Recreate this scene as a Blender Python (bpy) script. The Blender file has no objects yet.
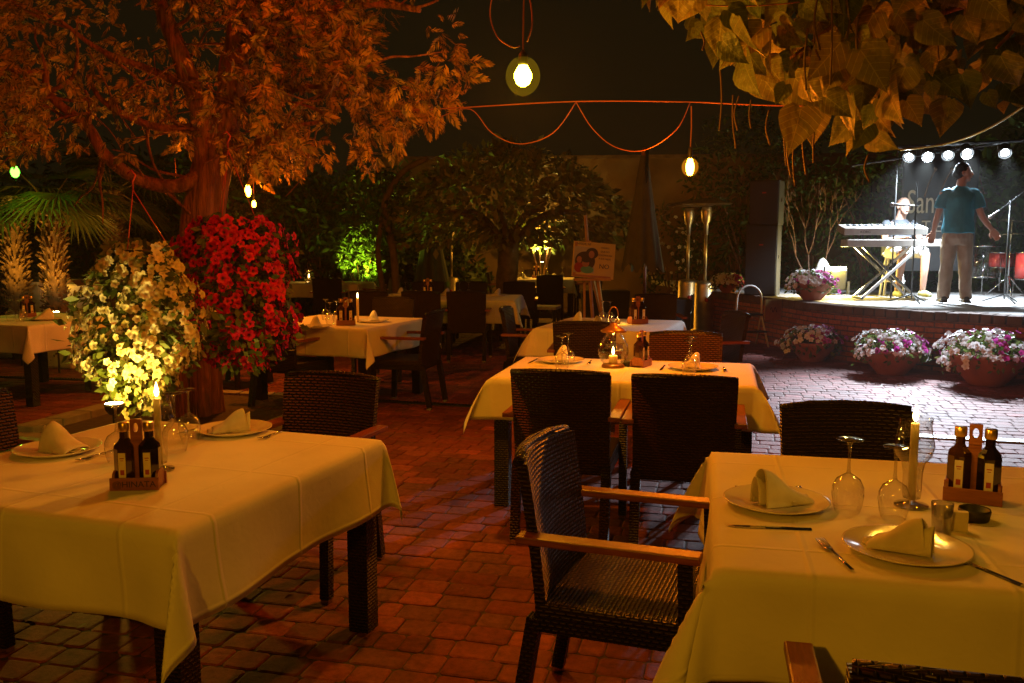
import bpy, bmesh, math, random
import numpy as np
from mathutils import Vector, Matrix, noise
random.seed(7); rng = np.random.default_rng(11)
sc = bpy.context.scene
COL = sc.collection
R = math.radians
# ---------------------------------------------------------------- camera, world, exposure
F = 880.0; CH = 1.52; PITCH = math.atan(100.5/F)
cam = bpy.data.objects.new('camera', bpy.data.cameras.new('camera')); COL.objects.link(cam)
cam.location = (0, 0, CH); cam.rotation_euler = (math.pi/2-PITCH, 0, 0)
cam.data.sensor_width = 36; cam.data.lens = 36*F/1024; cam.data.clip_end = 800; cam.data.clip_start = .02
sc.camera = cam
w = bpy.data.worlds.new('World'); sc.world = w; w.use_nodes = True
bg = w.node_tree.nodes['Background']; bg.inputs[0].default_value = (.62, .46, .15, 1); bg.inputs[1].default_value = .010
sc.view_settings.view_transform = 'Standard'; sc.view_settings.look = 'None'
sc.view_settings.exposure = 0; sc.view_settings.gamma = 1
sc.cycles.max_bounces = 7; sc.cycles.transparent_max_bounces = 24; sc.cycles.sample_clamp_indirect = 2.5
sc.cycles.caustics_reflective = False; sc.cycles.caustics_refractive = False
sc.cycles.use_denoising = True

def G(px, py, h=0.0):
    """the real-world point at height h that the photograph shows at that spot"""
    r = px-512; u = 341.5-py; c, s = math.cos(PITCH), math.sin(PITCH)
    d = Vector((r, F*c+u*s, -F*s+u*c)); t = (h-CH)/d.z
    return Vector((d.x*t, d.y*t, h))
def D(px, py, Y):
    """the real-world point Y metres away"""
    r = px-512; u = 341.5-py; c, s = math.cos(PITCH), math.sin(PITCH)
    d = Vector((r, F*c+u*s, -F*s+u*c)); t = Y/d.y
    return Vector((d.x*t, Y, CH+d.z*t))
def proj(P):
    c, s = math.cos(PITCH), math.sin(PITCH)
    P = np.asarray(P, float); z = P[..., 2]-CH
    dep = P[..., 1]*c - z*s; up = P[..., 1]*s + z*c
    return 512+F*P[..., 0]/dep, 341.5-F*up/dep

# ---------------------------------------------------------------- materials
M = {}
def nt_new(name):
    m = bpy.data.materials.new(name); m.use_nodes = True; M[name] = m
    n = m.node_tree.nodes; return m, n, m.node_tree.links, n['Principled BSDF']
def ramp(n, l, fac, c1, c2, p1=.3, p2=.7):
    r = n.new('ShaderNodeValToRGB'); r.color_ramp.elements[0].position = p1; r.color_ramp.elements[1].position = p2
    r.color_ramp.elements[0].color = (*c1, 1); r.color_ramp.elements[1].color = (*c2, 1); l.new(fac, r.inputs[0]); return r.outputs[0]
def mat(name, c1, c2=None, rough=.6, metal=0, scale=8, bump=0, bscale=None, spec=.5, stretch=None, detail=4, coat=0, bdist=.01):
    m, n, l, b = nt_new(name)
    b.inputs['Roughness'].default_value = rough; b.inputs['Metallic'].default_value = metal
    b.inputs['Specular IOR Level'].default_value = spec; b.inputs['Coat Weight'].default_value = coat
    c2 = c2 or tuple(x*.75 for x in c1)
    tc = n.new('ShaderNodeTexCoord'); mp = n.new('ShaderNodeMapping'); l.new(tc.outputs['Object'], mp.inputs[0])
    if stretch: mp.inputs['Scale'].default_value = stretch
    nz = n.new('ShaderNodeTexNoise'); nz.inputs['Scale'].default_value = scale; nz.inputs['Detail'].default_value = detail
    l.new(mp.outputs[0], nz.inputs[0]); l.new(ramp(n, l, nz.outputs[0], c1, c2), b.inputs['Base Color'])
    if bump:
        nb = n.new('ShaderNodeTexNoise'); nb.inputs['Scale'].default_value = bscale or scale*3; nb.inputs['Detail'].default_value = 5
        l.new(mp.outputs[0], nb.inputs[0]); bp = n.new('ShaderNodeBump'); bp.inputs['Strength'].default_value = bump
        bp.inputs['Distance'].default_value = bdist; l.new(nb.outputs[0], bp.inputs['Height']); l.new(bp.outputs[0], b.inputs['Normal'])
    return m
def leafmat(name, cols, trans=.3, rough=.5, veins=False, center=0):
    """foliage or petals: each leaf its own tone, some light comes through"""
    m, n, l, b = nt_new(name)
    g = n.new('ShaderNodeNewGeometry'); r = n.new('ShaderNodeValToRGB'); e = r.color_ramp.elements
    e[0].color = (*cols[0], 1); e[1].color = (*cols[-1], 1)
    for i, c in enumerate(cols[1:-1]): x = e.new((i+1)/(len(cols)-1)); x.color = (*c, 1)
    l.new(g.outputs['Random Per Island'], r.inputs[0])
    col = r.outputs[0]
    def mth(op, a, b_=None, c_=None):
        q = n.new('ShaderNodeMath'); q.operation = op
        for k, x in enumerate((a, b_, c_)):
            if x is None: continue
            if isinstance(x, (int, float)): q.inputs[k].default_value = x
            else: l.new(x, q.inputs[k])
        return q.outputs[0]
    def mixc(fac, a, f_):
        q = n.new('ShaderNodeMix'); q.data_type = 'RGBA'; q.blend_type = 'MULTIPLY'; l.new(fac, q.inputs[0]); l.new(a, q.inputs[6]); q.inputs[7].default_value = (f_, f_, f_, 1); q.clamp_result = False; return q.outputs[2]
    if veins or center:
        uv = n.new('ShaderNodeUVMap'); sx = n.new('ShaderNodeSeparateXYZ'); l.new(uv.outputs[0], sx.inputs[0])
    if veins:
        av = mth('ABSOLUTE', sx.outputs[1]); st = mth('PINGPONG', mth('MULTIPLY', mth('SUBTRACT', sx.outputs[0], mth('MULTIPLY', av, .8)), 6.0), .5)
        side = mth('LESS_THAN', st, .045); mid = mth('LESS_THAN', av, .012); vn = mth('MAXIMUM', side, mid)
        col = mixc(mth('MULTIPLY', vn, .8), col, 1.9)
        nz = n.new('ShaderNodeTexNoise'); nz.inputs['Scale'].default_value = 3; nz.inputs['Detail'].default_value = 4; l.new(uv.outputs[0], nz.inputs[0])
        bp = n.new('ShaderNodeBump'); bp.inputs['Strength'].default_value = .6; bp.inputs['Distance'].default_value = .03
        l.new(mth('MULTIPLY_ADD', vn, -.12, nz.outputs[0]), bp.inputs['Height']); l.new(bp.outputs[0], b.inputs['Normal'])
    if center:
        rr = mth('SQRT', mth('ADD', mth('POWER', sx.outputs[0], 2), mth('POWER', sx.outputs[1], 2)))
        mr = n.new('ShaderNodeMapRange'); l.new(rr, mr.inputs[0]); mr.inputs[1].default_value = .06; mr.inputs[2].default_value = .24; mr.inputs[3].default_value = 1; mr.inputs[4].default_value = 0
        col = mixc(mr.outputs[0], col, center)
    l.new(col, b.inputs['Base Color']); b.inputs['Roughness'].default_value = rough
    b.inputs['Specular IOR Level'].default_value = .3
    t = n.new('ShaderNodeBsdfTranslucent'); l.new(col, t.inputs[0]); mx = n.new('ShaderNodeMixShader'); mx.inputs[0].default_value = trans
    o = n['Material Output']; l.new(b.outputs[0], mx.inputs[1]); l.new(t.outputs[0], mx.inputs[2]); l.new(mx.outputs[0], o.inputs[0])
    return m
def emis(name, c, s):
    m, n, l, b = nt_new(name); n.remove(b); e = n.new('ShaderNodeEmission'); e.inputs[0].default_value = (*c, 1); e.inputs[1].default_value = s
    l.new(e.outputs[0], n['Material Output'].inputs[0]); return m
def glassmat(name, tint=(1, 1, 1), ior=1.5, lo=.05):
    m, n, l, b = nt_new(name); n.remove(b)
    t = n.new('ShaderNodeBsdfTransparent'); l2 = n.new('ShaderNodeLayerWeight'); l2.inputs[0].default_value = .25
    l.new(ramp(n, l, l2.outputs['Facing'], tint, tuple(x*.30 for x in tint), .35, .95), t.inputs[0])
    g = n.new('ShaderNodeBsdfGlossy'); g.inputs['Roughness'].default_value = .06
    lw = n.new('ShaderNodeLayerWeight'); lw.inputs[0].default_value = .35
    mr = n.new('ShaderNodeMapRange'); l.new(lw.outputs['Facing'], mr.inputs[0]); mr.inputs[3].default_value = lo; mr.inputs[4].default_value = .8
    mr.inputs[1].default_value = .1; mr.inputs[2].default_value = 1
    mx = n.new('ShaderNodeMixShader'); l.new(mr.outputs[0], mx.inputs[0]); l.new(t.outputs[0], mx.inputs[1]); l.new(g.outputs[0], mx.inputs[2])
    l.new(mx.outputs[0], n['Material Output'].inputs[0]); return m
def rattan(name, c1, c2, su=.034, sv=.0135):
    m, n, l, b = nt_new(name)
    uv = n.new('ShaderNodeUVMap'); br = n.new('ShaderNodeTexBrick')
    br.inputs['Scale'].default_value = 1; br.inputs['Brick Width'].default_value = su; br.inputs['Row Height'].default_value = sv
    br.inputs['Mortar Size'].default_value = .0055; br.inputs['Mortar Smooth'].default_value = 1
    br.inputs['Color1'].default_value = (*c1, 1); br.inputs['Color2'].default_value = (*c2, 1)
    br.inputs['Mortar'].default_value = (*[x*.25 for x in c1], 1)
    l.new(uv.outputs[0], br.inputs[0]); l.new(br.outputs['Color'], b.inputs['Base Color'])
    # strands arch: along the row they dive under, so height follows a sine inside each brick
    iv = n.new('ShaderNodeMath'); iv.operation = 'SUBTRACT'; iv.inputs[0].default_value = 1; l.new(br.outputs['Fac'], iv.inputs[1])
    bp = n.new('ShaderNodeBump'); bp.inputs['Strength'].default_value = 1; bp.inputs['Distance'].default_value = .009
    l.new(iv.outputs[0], bp.inputs['Height']); l.new(bp.outputs[0], b.inputs['Normal'])
    b.inputs['Roughness'].default_value = .38; b.inputs['Specular IOR Level'].default_value = .45
    return m
def brickmat(name, c1, c2, mo, bw, rh, ms, bump=.6, rough=.85, rot=0, coord='UV'):
    m, n, l, b = nt_new(name)
    tc = n.new('ShaderNodeTexCoord'); mp = n.new('ShaderNodeMapping'); l.new(tc.outputs[coord], mp.inputs[0]); mp.inputs['Rotation'].default_value = (0, 0, rot)
    br = n.new('ShaderNodeTexBrick'); br.inputs['Scale'].default_value = 1; br.inputs['Brick Width'].default_value = bw; br.inputs['Row Height'].default_value = rh
    br.inputs['Mortar Size'].default_value = ms; br.inputs['Mortar Smooth'].default_value = .4
    br.inputs['Color1'].default_value = (*c1, 1); br.inputs['Color2'].default_value = (*c2, 1); br.inputs['Mortar'].default_value = (*mo, 1)
    nz = n.new('ShaderNodeTexNoise'); nz.inputs['Scale'].default_value = 30; l.new(tc.outputs['Object'], nz.inputs[0])
    mx = n.new('ShaderNodeMix'); mx.data_type = 'RGBA'; mx.blend_type = 'MULTIPLY'; mx.inputs[0].default_value = .7
    l.new(mp.outputs[0], br.inputs[0]); l.new(br.outputs['Color'], mx.inputs[6]); l.new(ramp(n, l, nz.outputs[0], (.5, .5, .5), (1, 1, 1)), mx.inputs[7])
    l.new(mx.outputs[2], b.inputs['Base Color'])
    iv = n.new('ShaderNodeMath'); iv.operation = 'SUBTRACT'; iv.inputs[0].default_value = 1; l.new(br.outputs['Fac'], iv.inputs[1])
    ad = n.new('ShaderNodeMath'); ad.operation = 'MULTIPLY_ADD'; l.new(nz.outputs[0], ad.inputs[0]); ad.inputs[1].default_value = .5; l.new(iv.outputs[0], ad.inputs[2])
    bp = n.new('ShaderNodeBump'); bp.inputs['Strength'].default_value = bump; bp.inputs['Distance'].default_value = .01
    l.new(ad.outputs[0], bp.inputs['Height']); l.new(bp.outputs[0], b.inputs['Normal']); b.inputs['Roughness'].default_value = rough
    return m
def clothmat(name, c, step=.43):
    m, n, l, b = nt_new(name)
    b.inputs['Roughness'].default_value = .8; b.inputs['Sheen Weight'].default_value = .15; b.inputs['Specular IOR Level'].default_value = .2
    uv = n.new('ShaderNodeUVMap'); sx = n.new('ShaderNodeSeparateXYZ'); l.new(uv.outputs[0], sx.inputs[0])
    def crease(o):
        p = n.new('ShaderNodeMath'); p.operation = 'PINGPONG'; l.new(o, p.inputs[0]); p.inputs[1].default_value = step/2
        r = n.new('ShaderNodeMapRange'); l.new(p.outputs[0], r.inputs[0]); r.inputs[1].default_value = 0; r.inputs[2].default_value = .012; r.inputs[3].default_value = 1; r.inputs[4].default_value = 0
        r.interpolation_type = 'SMOOTHSTEP'; return r.outputs[0]
    a = n.new('ShaderNodeMath'); a.operation = 'MAXIMUM'; l.new(crease(sx.outputs[0]), a.inputs[0]); l.new(crease(sx.outputs[1]), a.inputs[1])
    nz = n.new('ShaderNodeTexNoise'); nz.inputs['Scale'].default_value = 5; nz.inputs['Detail'].default_value = 3; l.new(uv.outputs[0], nz.inputs[0])
    mm = n.new('ShaderNodeMath'); mm.operation = 'MULTIPLY_ADD'; l.new(nz.outputs[0], mm.inputs[0]); mm.inputs[1].default_value = 1.6; l.new(a.outputs[0], mm.inputs[2])
    n3 = n.new('ShaderNodeTexNoise'); n3.inputs['Scale'].default_value = 22; n3.inputs['Detail'].default_value = 4; n3.inputs['Distortion'].default_value = 1.5; l.new(uv.outputs[0], n3.inputs[0])
    m3 = n.new('ShaderNodeMath'); m3.operation = 'MULTIPLY_ADD'; l.new(n3.outputs[0], m3.inputs[0]); m3.inputs[1].default_value = .35; l.new(mm.outputs[0], m3.inputs[2]); mm = m3
    bp = n.new('ShaderNodeBump'); bp.inputs['Strength'].default_value = .6; bp.inputs['Distance'].default_value = .004
    l.new(mm.outputs[0], bp.inputs['Height']); l.new(bp.outputs[0], b.inputs['Normal'])
    l.new(ramp(n, l, nz.outputs[0], c, tuple(x*.9 for x in c)), b.inputs['Base Color']); return m

mat('wood', (.30, .10, .04), (.19, .055, .022), .38, scale=10, stretch=(1, 8, 8), bump=.15)
mat('armwood', (.24, .065, .03), (.14, .035, .018), .36, scale=14, stretch=(9, 1, 9), bump=.15)
mat('steel', (.6, .58, .55), rough=.25, metal=1); mat('chrome', (.75, .75, .75), rough=.12, metal=1)
mat('black', (.018, .018, .018), rough=.5, bump=.05); mat('blackgrille', (.02, .02, .022), (.035, .035, .04), .7, scale=200, bump=.3)
mat('soil', (.05, .03, .02), (.09, .06, .04), .95, scale=20, bump=.8); mat('napkin', (.75, .72, .66), rough=.8, scale=15, bump=.1)
mat('ceramic', (.78, .75, .7), (.72, .69, .64), .12, scale=3, spec=.7); mat('wax', (.82, .72, .45), (.75, .62, .35), .45)
mat('oil', (.05, .018, .006), (.02, .006, .003), .06, spec=.8, coat=.6); mat('vinegar', (.012, .006, .005), rough=.06, spec=.8, coat=.6)
mat('gold', (.75, .5, .18), rough=.3, metal=.9); mat('paper', (.72, .64, .45), (.6, .52, .35), .7, scale=30); mat('ink', (.03, .012, .008))
mat('bark', (.36, .14, .07), (.12, .045, .025), .9, scale=6, stretch=(3.5, 3.5, .5), bump=1, bscale=9, bdist=.05)
mat('paletrunk', (.16, .11, .07), (.08, .055, .035), .9, scale=10, bump=.6); mat('palmbark', (.20, .12, .06), (.07, .04, .02), .95, scale=12, bump=1)
mat('terracotta', (.36, .12, .055), (.28, .085, .04), .8, scale=5, bump=.15); mat('plaster', (.20, .12, .065), (.11, .07, .04), .9, scale=1.3, bump=.3, bscale=20)
mat('wire', (.30, .08, .03), rough=.5); mat('yellowwire', (.5, .33, .05), rough=.5)
mat('kerb', (.34, .30, .24), (.22, .19, .15), .9, scale=9, bump=.7); mat('capstone', (.16, .10, .075), (.09, .055, .045), .9, scale=5, bump=.8)
mat('stagefloor', (.42, .40, .38), (.30, .29, .28), .6, scale=4, bump=.1); mat('umbrella', (.07, .08, .05), (.05, .055, .035), .85, scale=6)
mat('twig', (.23, .12, .07), (.14, .07, .04), .85); mat('podmat', (.09, .04, .018), (.05, .025, .01), .7); mat('easelwood', (.5, .3, .2), (.38, .2, .13), .6, scale=12)
mat('white', (.75, .75, .73), rough=.4); mat('greyplastic', (.35, .35, .36), rough=.4); mat('grate', (.35, .36, .36), rough=.5, metal=.6)
mat('skin', (.55, .32, .23), (.48, .26, .18), .5, scale=6, spec=.4); mat('hair', (.02, .013, .009), rough=.95, spec=.05, scale=60, bump=.5)
mat('tealshirt', (.02, .22, .30), (.015, .17, .25), .8, scale=9); mat('khaki', (.40, .33, .25), (.32, .26, .19), .85, scale=8, bump=.2)
mat('darkshirt', (.045, .05, .06), rough=.85); mat('shorts', (.5, .5, .48), rough=.85); mat('shoe', (.05, .04, .035), rough=.5); mat('paleshoe', (.6, .65, .3), rough=.5)
mat('bannercloth', (.035, .038, .045), (.05, .052, .06), .75, scale=2); mat('signpaper', (.62, .5, .22), (.58, .46, .2), .5); mat('signink', (.04, .06, .22))
mat('keybody', (.42, .38, .34), rough=.35); mat('lantern', (.32, .15, .07), rough=.35, metal=.5); mat('reddrum', (.45, .04, .03), rough=.25, coat=.5)
mat('brass', (.75, .6, .3), rough=.22, metal=1); mat('greyjacket', (.03, .03, .03), rough=.8); mat('steelheat', (.8, .66, .45), rough=.42, metal=1)
mat('darktin', (.02, .02, .02), rough=.4, metal=.4); mat('redplastic', (.5, .06, .04), rough=.4); mat('photo_sky', (.5, .5, .45)); mat('photo_dark', (.06, .05, .07))
mat('photo_face', (.45, .22, .16)); mat('photo_red', (.35, .04, .06)); mat('photo_teal', (.12, .42, .40)); mat('fire_red', (.4, .02, .02), rough=.5)
rattan('rattan', (.050, .028, .016), (.032, .018, .011)); rattan('rattanred', (.11, .035, .018), (.07, .024, .012)); rattan('rattanleg', (.03, .018, .011), (.022, .013, .008), .024, .013)
clothmat('cloth', (.76, .74, .68)); glassmat('glass', lo=.13); glassmat('thickglass', (.93, .93, .9), lo=.2)
leafmat('conifer', [(.08, .06, .014), (.18, .11, .025), (.48, .27, .05), (.30, .18, .035)], .35)
leafmat('catalpa', [(.04, .065, .015), (.09, .105, .03), (.22, .16, .05), (.12, .125, .035)], .2, .5, veins=True)
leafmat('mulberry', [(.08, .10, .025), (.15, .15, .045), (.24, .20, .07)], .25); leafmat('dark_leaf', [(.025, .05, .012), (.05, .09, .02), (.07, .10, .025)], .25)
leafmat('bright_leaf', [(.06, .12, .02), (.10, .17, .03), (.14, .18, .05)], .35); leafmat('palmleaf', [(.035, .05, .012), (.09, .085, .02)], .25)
leafmat('red_petal', [(.50, .003, .05), (.62, .005, .07), (.42, .004, .05)], .25, center=.12); leafmat('white_petal', [(.62, .55, .40), (.78, .72, .58), (.7, .6, .36)], .35, center=.7)
leafmat('pink_petal', [(.45, .03, .25), (.6, .10, .42), (.35, .02, .12), (.5, .05, .35)], .3, center=.4); leafmat('palewhite', [(.75, .72, .72), (.8, .8, .8)], .2, center=.75)
leafmat('deadleaf', [(.10, .05, .02), (.22, .12, .05), (.06, .03, .015)], .1); leafmat('flowerleaf', [(.06, .09, .02), (.10, .14, .03), (.14, .15, .05)], .35)
emis('flame', (1, .62, .18), 40); emis('bulb_yellow', (1, .72, .03), 110); emis('bulb_orange', (1, .5, .02), 110); emis('bulb_small', (1, .42, .012), 90)
emis('bulb_green', (.12, 1, .04), 9); emis('spotface', (.80, .92, 1), 120); emis('uplight_face', (1, .85, .35), 150); emis('flood_face', (1, .9, .55), 60)
def glowmat(name, c, s_, a_):  # emission mixed with clear: a bulb's halo as a glowing skin
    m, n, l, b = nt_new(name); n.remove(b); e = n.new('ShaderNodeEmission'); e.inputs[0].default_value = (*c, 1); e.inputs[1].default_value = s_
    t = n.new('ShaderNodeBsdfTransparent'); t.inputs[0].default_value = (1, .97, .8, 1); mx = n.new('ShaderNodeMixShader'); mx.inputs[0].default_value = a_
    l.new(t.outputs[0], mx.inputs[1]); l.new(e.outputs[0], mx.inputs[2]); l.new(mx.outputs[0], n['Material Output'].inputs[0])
glowmat('glow_yellow', (1, .60, .02), 1.0, .05); glowmat('glow_orange', (1, .33, .01), 1.2, .2)
emis('bulb_back_unseen', (1, .46, .010), 120); emis('bulb_red_unseen', (1, .12, .006), 120); emis('greenface', (.75, 1, .2), 60)

# ---------------------------------------------------------------- mesh helpers
def finish(name, me, m, parent=None, smooth=False):
    o = bpy.data.objects.new(name, me); COL.objects.link(o)
    if m: me.materials.append(M[m] if isinstance(m, str) else m)
    if parent: o.parent = parent
    if smooth: me.shade_smooth()
    return o
def boxuv(me):
    n = len(me.loops); uv = me.uv_layers.new(name='UVMap')
    co = np.empty(len(me.vertices)*3); me.vertices.foreach_get('co', co); co = co.reshape(-1, 3)
    vi = np.empty(n, int); me.loops.foreach_get('vertex_index', vi)
    nor = np.empty(len(me.polygons)*3); me.polygons.foreach_get('normal', nor); nor = np.abs(nor.reshape(-1, 3))
    ls = np.empty(len(me.polygons), int); me.polygons.foreach_get('loop_total', ls)
    ax = np.repeat(np.argmax(nor*[1, 1, 1.001], 1), ls); c = co[vi]
    u = np.where(ax == 0, c[:, 1], c[:, 0]); v = np.where(ax == 2, c[:, 1], c[:, 2])
    uv.data.foreach_set('uv', np.stack([u, v], 1).ravel())
class MB:
    def __init__(s): s.v = []; s.f = []; s.X = Matrix()
    def add(s, vs, fs):
        vol = 0
        for q in fs:
            for i in range(1, len(q)-1): vol += Vector(vs[q[0]]).dot(Vector(vs[q[i]]).cross(Vector(vs[q[i+1]])))
        if vol < 0: fs = [tuple(reversed(q)) for q in fs]
        b = len(s.v); s.v += [tuple(s.X @ Vector(p)) for p in vs]; s.f += [tuple(b+i for i in f) for f in fs]; return s
    def box(s, c, d, rz=0, rx=0, ry=0, taper=1):
        m = Matrix.Translation(c) @ Matrix.Rotation(rz, 4, 'Z') @ Matrix.Rotation(ry, 4, 'Y') @ Matrix.Rotation(rx, 4, 'X')
        a, b, h = d[0]/2, d[1]/2, d[2]/2; t = taper
        vs = [m @ Vector(p) for p in ((-a*t, -b*t, -h), (a*t, -b*t, -h), (a*t, b*t, -h), (-a*t, b*t, -h), (-a, -b, h), (a, -b, h), (a, b, h), (-a, b, h))]
        return s.add(vs, [(3, 2, 1, 0), (4, 5, 6, 7), (0, 1, 5, 4), (1, 2, 6, 5), (2, 3, 7, 6), (3, 0, 4, 7)])
    def beam(s, p, q, wx, wy=None):
        """square bar from p to q"""
        p, q = Vector(p), Vector(q); d = (q-p); L = d.length; wy = wy or wx
        rot = d.to_track_quat('Z', 'X').to_matrix().to_4x4() if d.normalized().cross(Vector((0, 0, 1))).length > .02 else Matrix()
        old = s.X; s.X = old @ Matrix.Translation((p+q)/2) @ rot; s.box((0, 0, 0), (wx, wy, L)); s.X = old; return s
    def tube(s, pts, r, n=8, cap=True):
        pts = [Vector(p) for p in pts]; k = len(pts); rs = r if isinstance(r, (list, tuple)) else [r]*k
        t0 = (pts[1]-pts[0]).normalized(); a = t0.orthogonal().normalized(); vs = []; fs = []
        for i, p in enumerate(pts):
            t = (pts[min(i+1, k-1)]-pts[max(i-1, 0)]).normalized(); a = (a-t*a.dot(t)).normalized(); b = t.cross(a)
            for j in range(n):
                an = 2*math.pi*j/n; vs.append(p+(a*math.cos(an)+b*math.sin(an))*rs[i])
        for i in range(k-1):
            for j in range(n): fs.append((i*n+j, i*n+(j+1) % n, (i+1)*n+(j+1) % n, (i+1)*n+j))
        if cap: fs += [tuple(range(n-1, -1, -1)), tuple((k-1)*n+j for j in range(n))]
        return s.add(vs, fs)
    def loft(s, rings, n=16):
        """rings: (centre, rx, ry) horizontal ellipses"""
        vs = []; fs = []
        for c, rx, ry in rings:
            for j in range(n): an = 2*math.pi*j/n; vs.append((c[0]+rx*math.cos(an), c[1]+ry*math.sin(an), c[2]))
        k = len(rings)
        for i in range(k-1):
            for j in range(n): fs.append((i*n+j, i*n+(j+1) % n, (i+1)*n+(j+1) % n, (i+1)*n+j))
        fs += [tuple(range(n-1, -1, -1)), tuple((k-1)*n+j for j in range(n))]
        return s.add(vs, fs)
    def lathe(s, prof, c=(0, 0, 0), n=24, caps=True):
        vs = []; fs = []; k = len(prof)
        for r, z in prof:
            for j in range(n): an = 2*math.pi*j/n; vs.append((c[0]+r*math.cos(an), c[1]+r*math.sin(an), c[2]+z))
        for i in range(k-1):
            for j in range(n): fs.append((i*n+j, i*n+(j+1) % n, (i+1)*n+(j+1) % n, (i+1)*n+j))
        if caps: fs += [tuple(range(n-1, -1, -1)), tuple((k-1)*n+j for j in range(n))]
        return s.add(vs, fs)
    def ball(s, c, r, n=12, sq=(1, 1, 1)):
        vs = []; fs = []; h = n//2
        for i in range(1, h):
            t = math.pi*i/h
            for j in range(n):
                a = 2*math.pi*j/n; vs.append((c[0]+r*sq[0]*math.sin(t)*math.cos(a), c[1]+r*sq[1]*math.sin(t)*math.sin(a), c[2]+r*sq[2]*math.cos(t)))
        top = len(vs); vs += [(c[0], c[1], c[2]+r*sq[2]), (c[0], c[1], c[2]-r*sq[2])]
        for i in range(h-2):
            for j in range(n): fs.append((i*n+(j+1) % n, i*n+j, (i+1)*n+j, (i+1)*n+(j+1) % n))
        for j in range(n): fs.append((top, j, (j+1) % n)); fs.append((top+1, (h-2)*n+(j+1) % n, (h-2)*n+j))
        return s.add(vs, fs)
    def prism(s, outline, y0, y1, hole=None):
        """outline in xz, extruded along y; optional hole with the same point count"""
        k = len(outline)
        vs = [(x, y0, z) for x, z in outline]+[(x, y1, z) for x, z in outline]
        fs = [(i, (i+1) % k, k+(i+1) % k, k+i) for i in range(k)]
        if hole:
            vs += [(x, y0, z) for x, z in hole]+[(x, y1, z) for x, z in hole]
            fs += [(2*k+(i+1) % k, 2*k+i, 3*k+i, 3*k+(i+1) % k) for i in range(k)]
            fs += [((i+1) % k, i, 2*k+i, 2*k+(i+1) % k) for i in range(k)]+[(k+i, k+(i+1) % k, 3*k+(i+1) % k, 3*k+i) for i in range(k)]
        else: fs += [tuple(range(k-1, -1, -1)), tuple(range(k, 2*k))]
        return s.add(vs, fs)
    def build(s, name, m, parent=None, smooth=False, bevel=0, remesh=0, rough_noise=0, nscale=5):
        me = bpy.data.meshes.new(name); me.from_pydata(s.v, [], s.f); me.update()
        if remesh:
            t = bpy.data.objects.new('t', me); COL.objects.link(t)
            md = t.modifiers.new('r', 'REMESH'); md.mode = 'VOXEL'; md.voxel_size = remesh
            sm = t.modifiers.new('s', 'SMOOTH'); sm.iterations = 4
            dg = bpy.context.evaluated_depsgraph_get(); me2 = bpy.data.meshes.new_from_object(t.evaluated_get(dg))
            bpy.data.objects.remove(t); me = me2; me.name = name; smooth = True
            while me.materials: me.materials.pop()
        else:
            bm_ = bmesh.new(); bm_.from_mesh(me); bmesh.ops.recalc_face_normals(bm_, faces=bm_.faces)
            if bevel: bmesh.ops.bevel(bm_, geom=bm_.edges[:], offset=bevel, segments=2, affect='EDGES', profile=.6)
            bm_.to_mesh(me); bm_.free()
        if rough_noise:
            for v in me.vertices:
                q = Vector((v.co.x*nscale, v.co.y*nscale, v.co.z*nscale*.55)); v.co += v.normal*(noise.noise(q)+.55*noise.noise(q*2.3+Vector((3, 1, 2))))*rough_noise
        boxuv(me)
        return finish(name, me, m, parent, smooth)
def tag(o, label=None, cat=None, group=None, kind=None):
    if label: o['label'] = label
    if cat: o['category'] = cat
    if group: o['group'] = group
    if kind: o['kind'] = kind
    return o
def empty(name, loc=(0, 0, 0), rz=0, label=None, cat=None, group=None):
    o = bpy.data.objects.new(name, None); COL.objects.link(o); o.location = loc; o.rotation_euler = (0, 0, rz); o.empty_display_size = .1
    return tag(o, label, cat, group)
KIDS = {}
def copy_tree(o, parent=None):
    c = o.copy(); COL.objects.link(c)
    if parent: c.parent = parent
    for ch in list(o.children): copy_tree(ch, c)
    return c
CACHE = {}
def put(kind, builder, loc, rz=0, label='', cat='', group=None, scale=1):
    if kind in CACHE: o = copy_tree(CACHE[kind])
    else: o = builder(); CACHE[kind] = o
    o.location = loc; o.rotation_euler = (0, 0, rz); o.scale = (scale,)*3
    if 'group' in o: del o['group']
    return tag(o, label, cat, group)
def text_mesh(s, size, m, parent, name='lettering', ext=.002, loc=(0, 0, 0), rot=(math.pi/2, 0, 0), align='CENTER', sx=1):
    cu = bpy.data.curves.new('t', 'FONT'); cu.body = s; cu.size = size; cu.extrude = ext; cu.align_x = align; cu.resolution_u = 3
    t = bpy.data.objects.new('t', cu); COL.objects.link(t); dg = bpy.context.evaluated_depsgraph_get()
    me = bpy.data.meshes.new_from_object(t.evaluated_get(dg)); bpy.data.objects.remove(t); me.name = name
    o = finish(name, me, m, parent); o.location = loc; o.rotation_euler = rot; o.scale = (sx, 1, 1); return o
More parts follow.
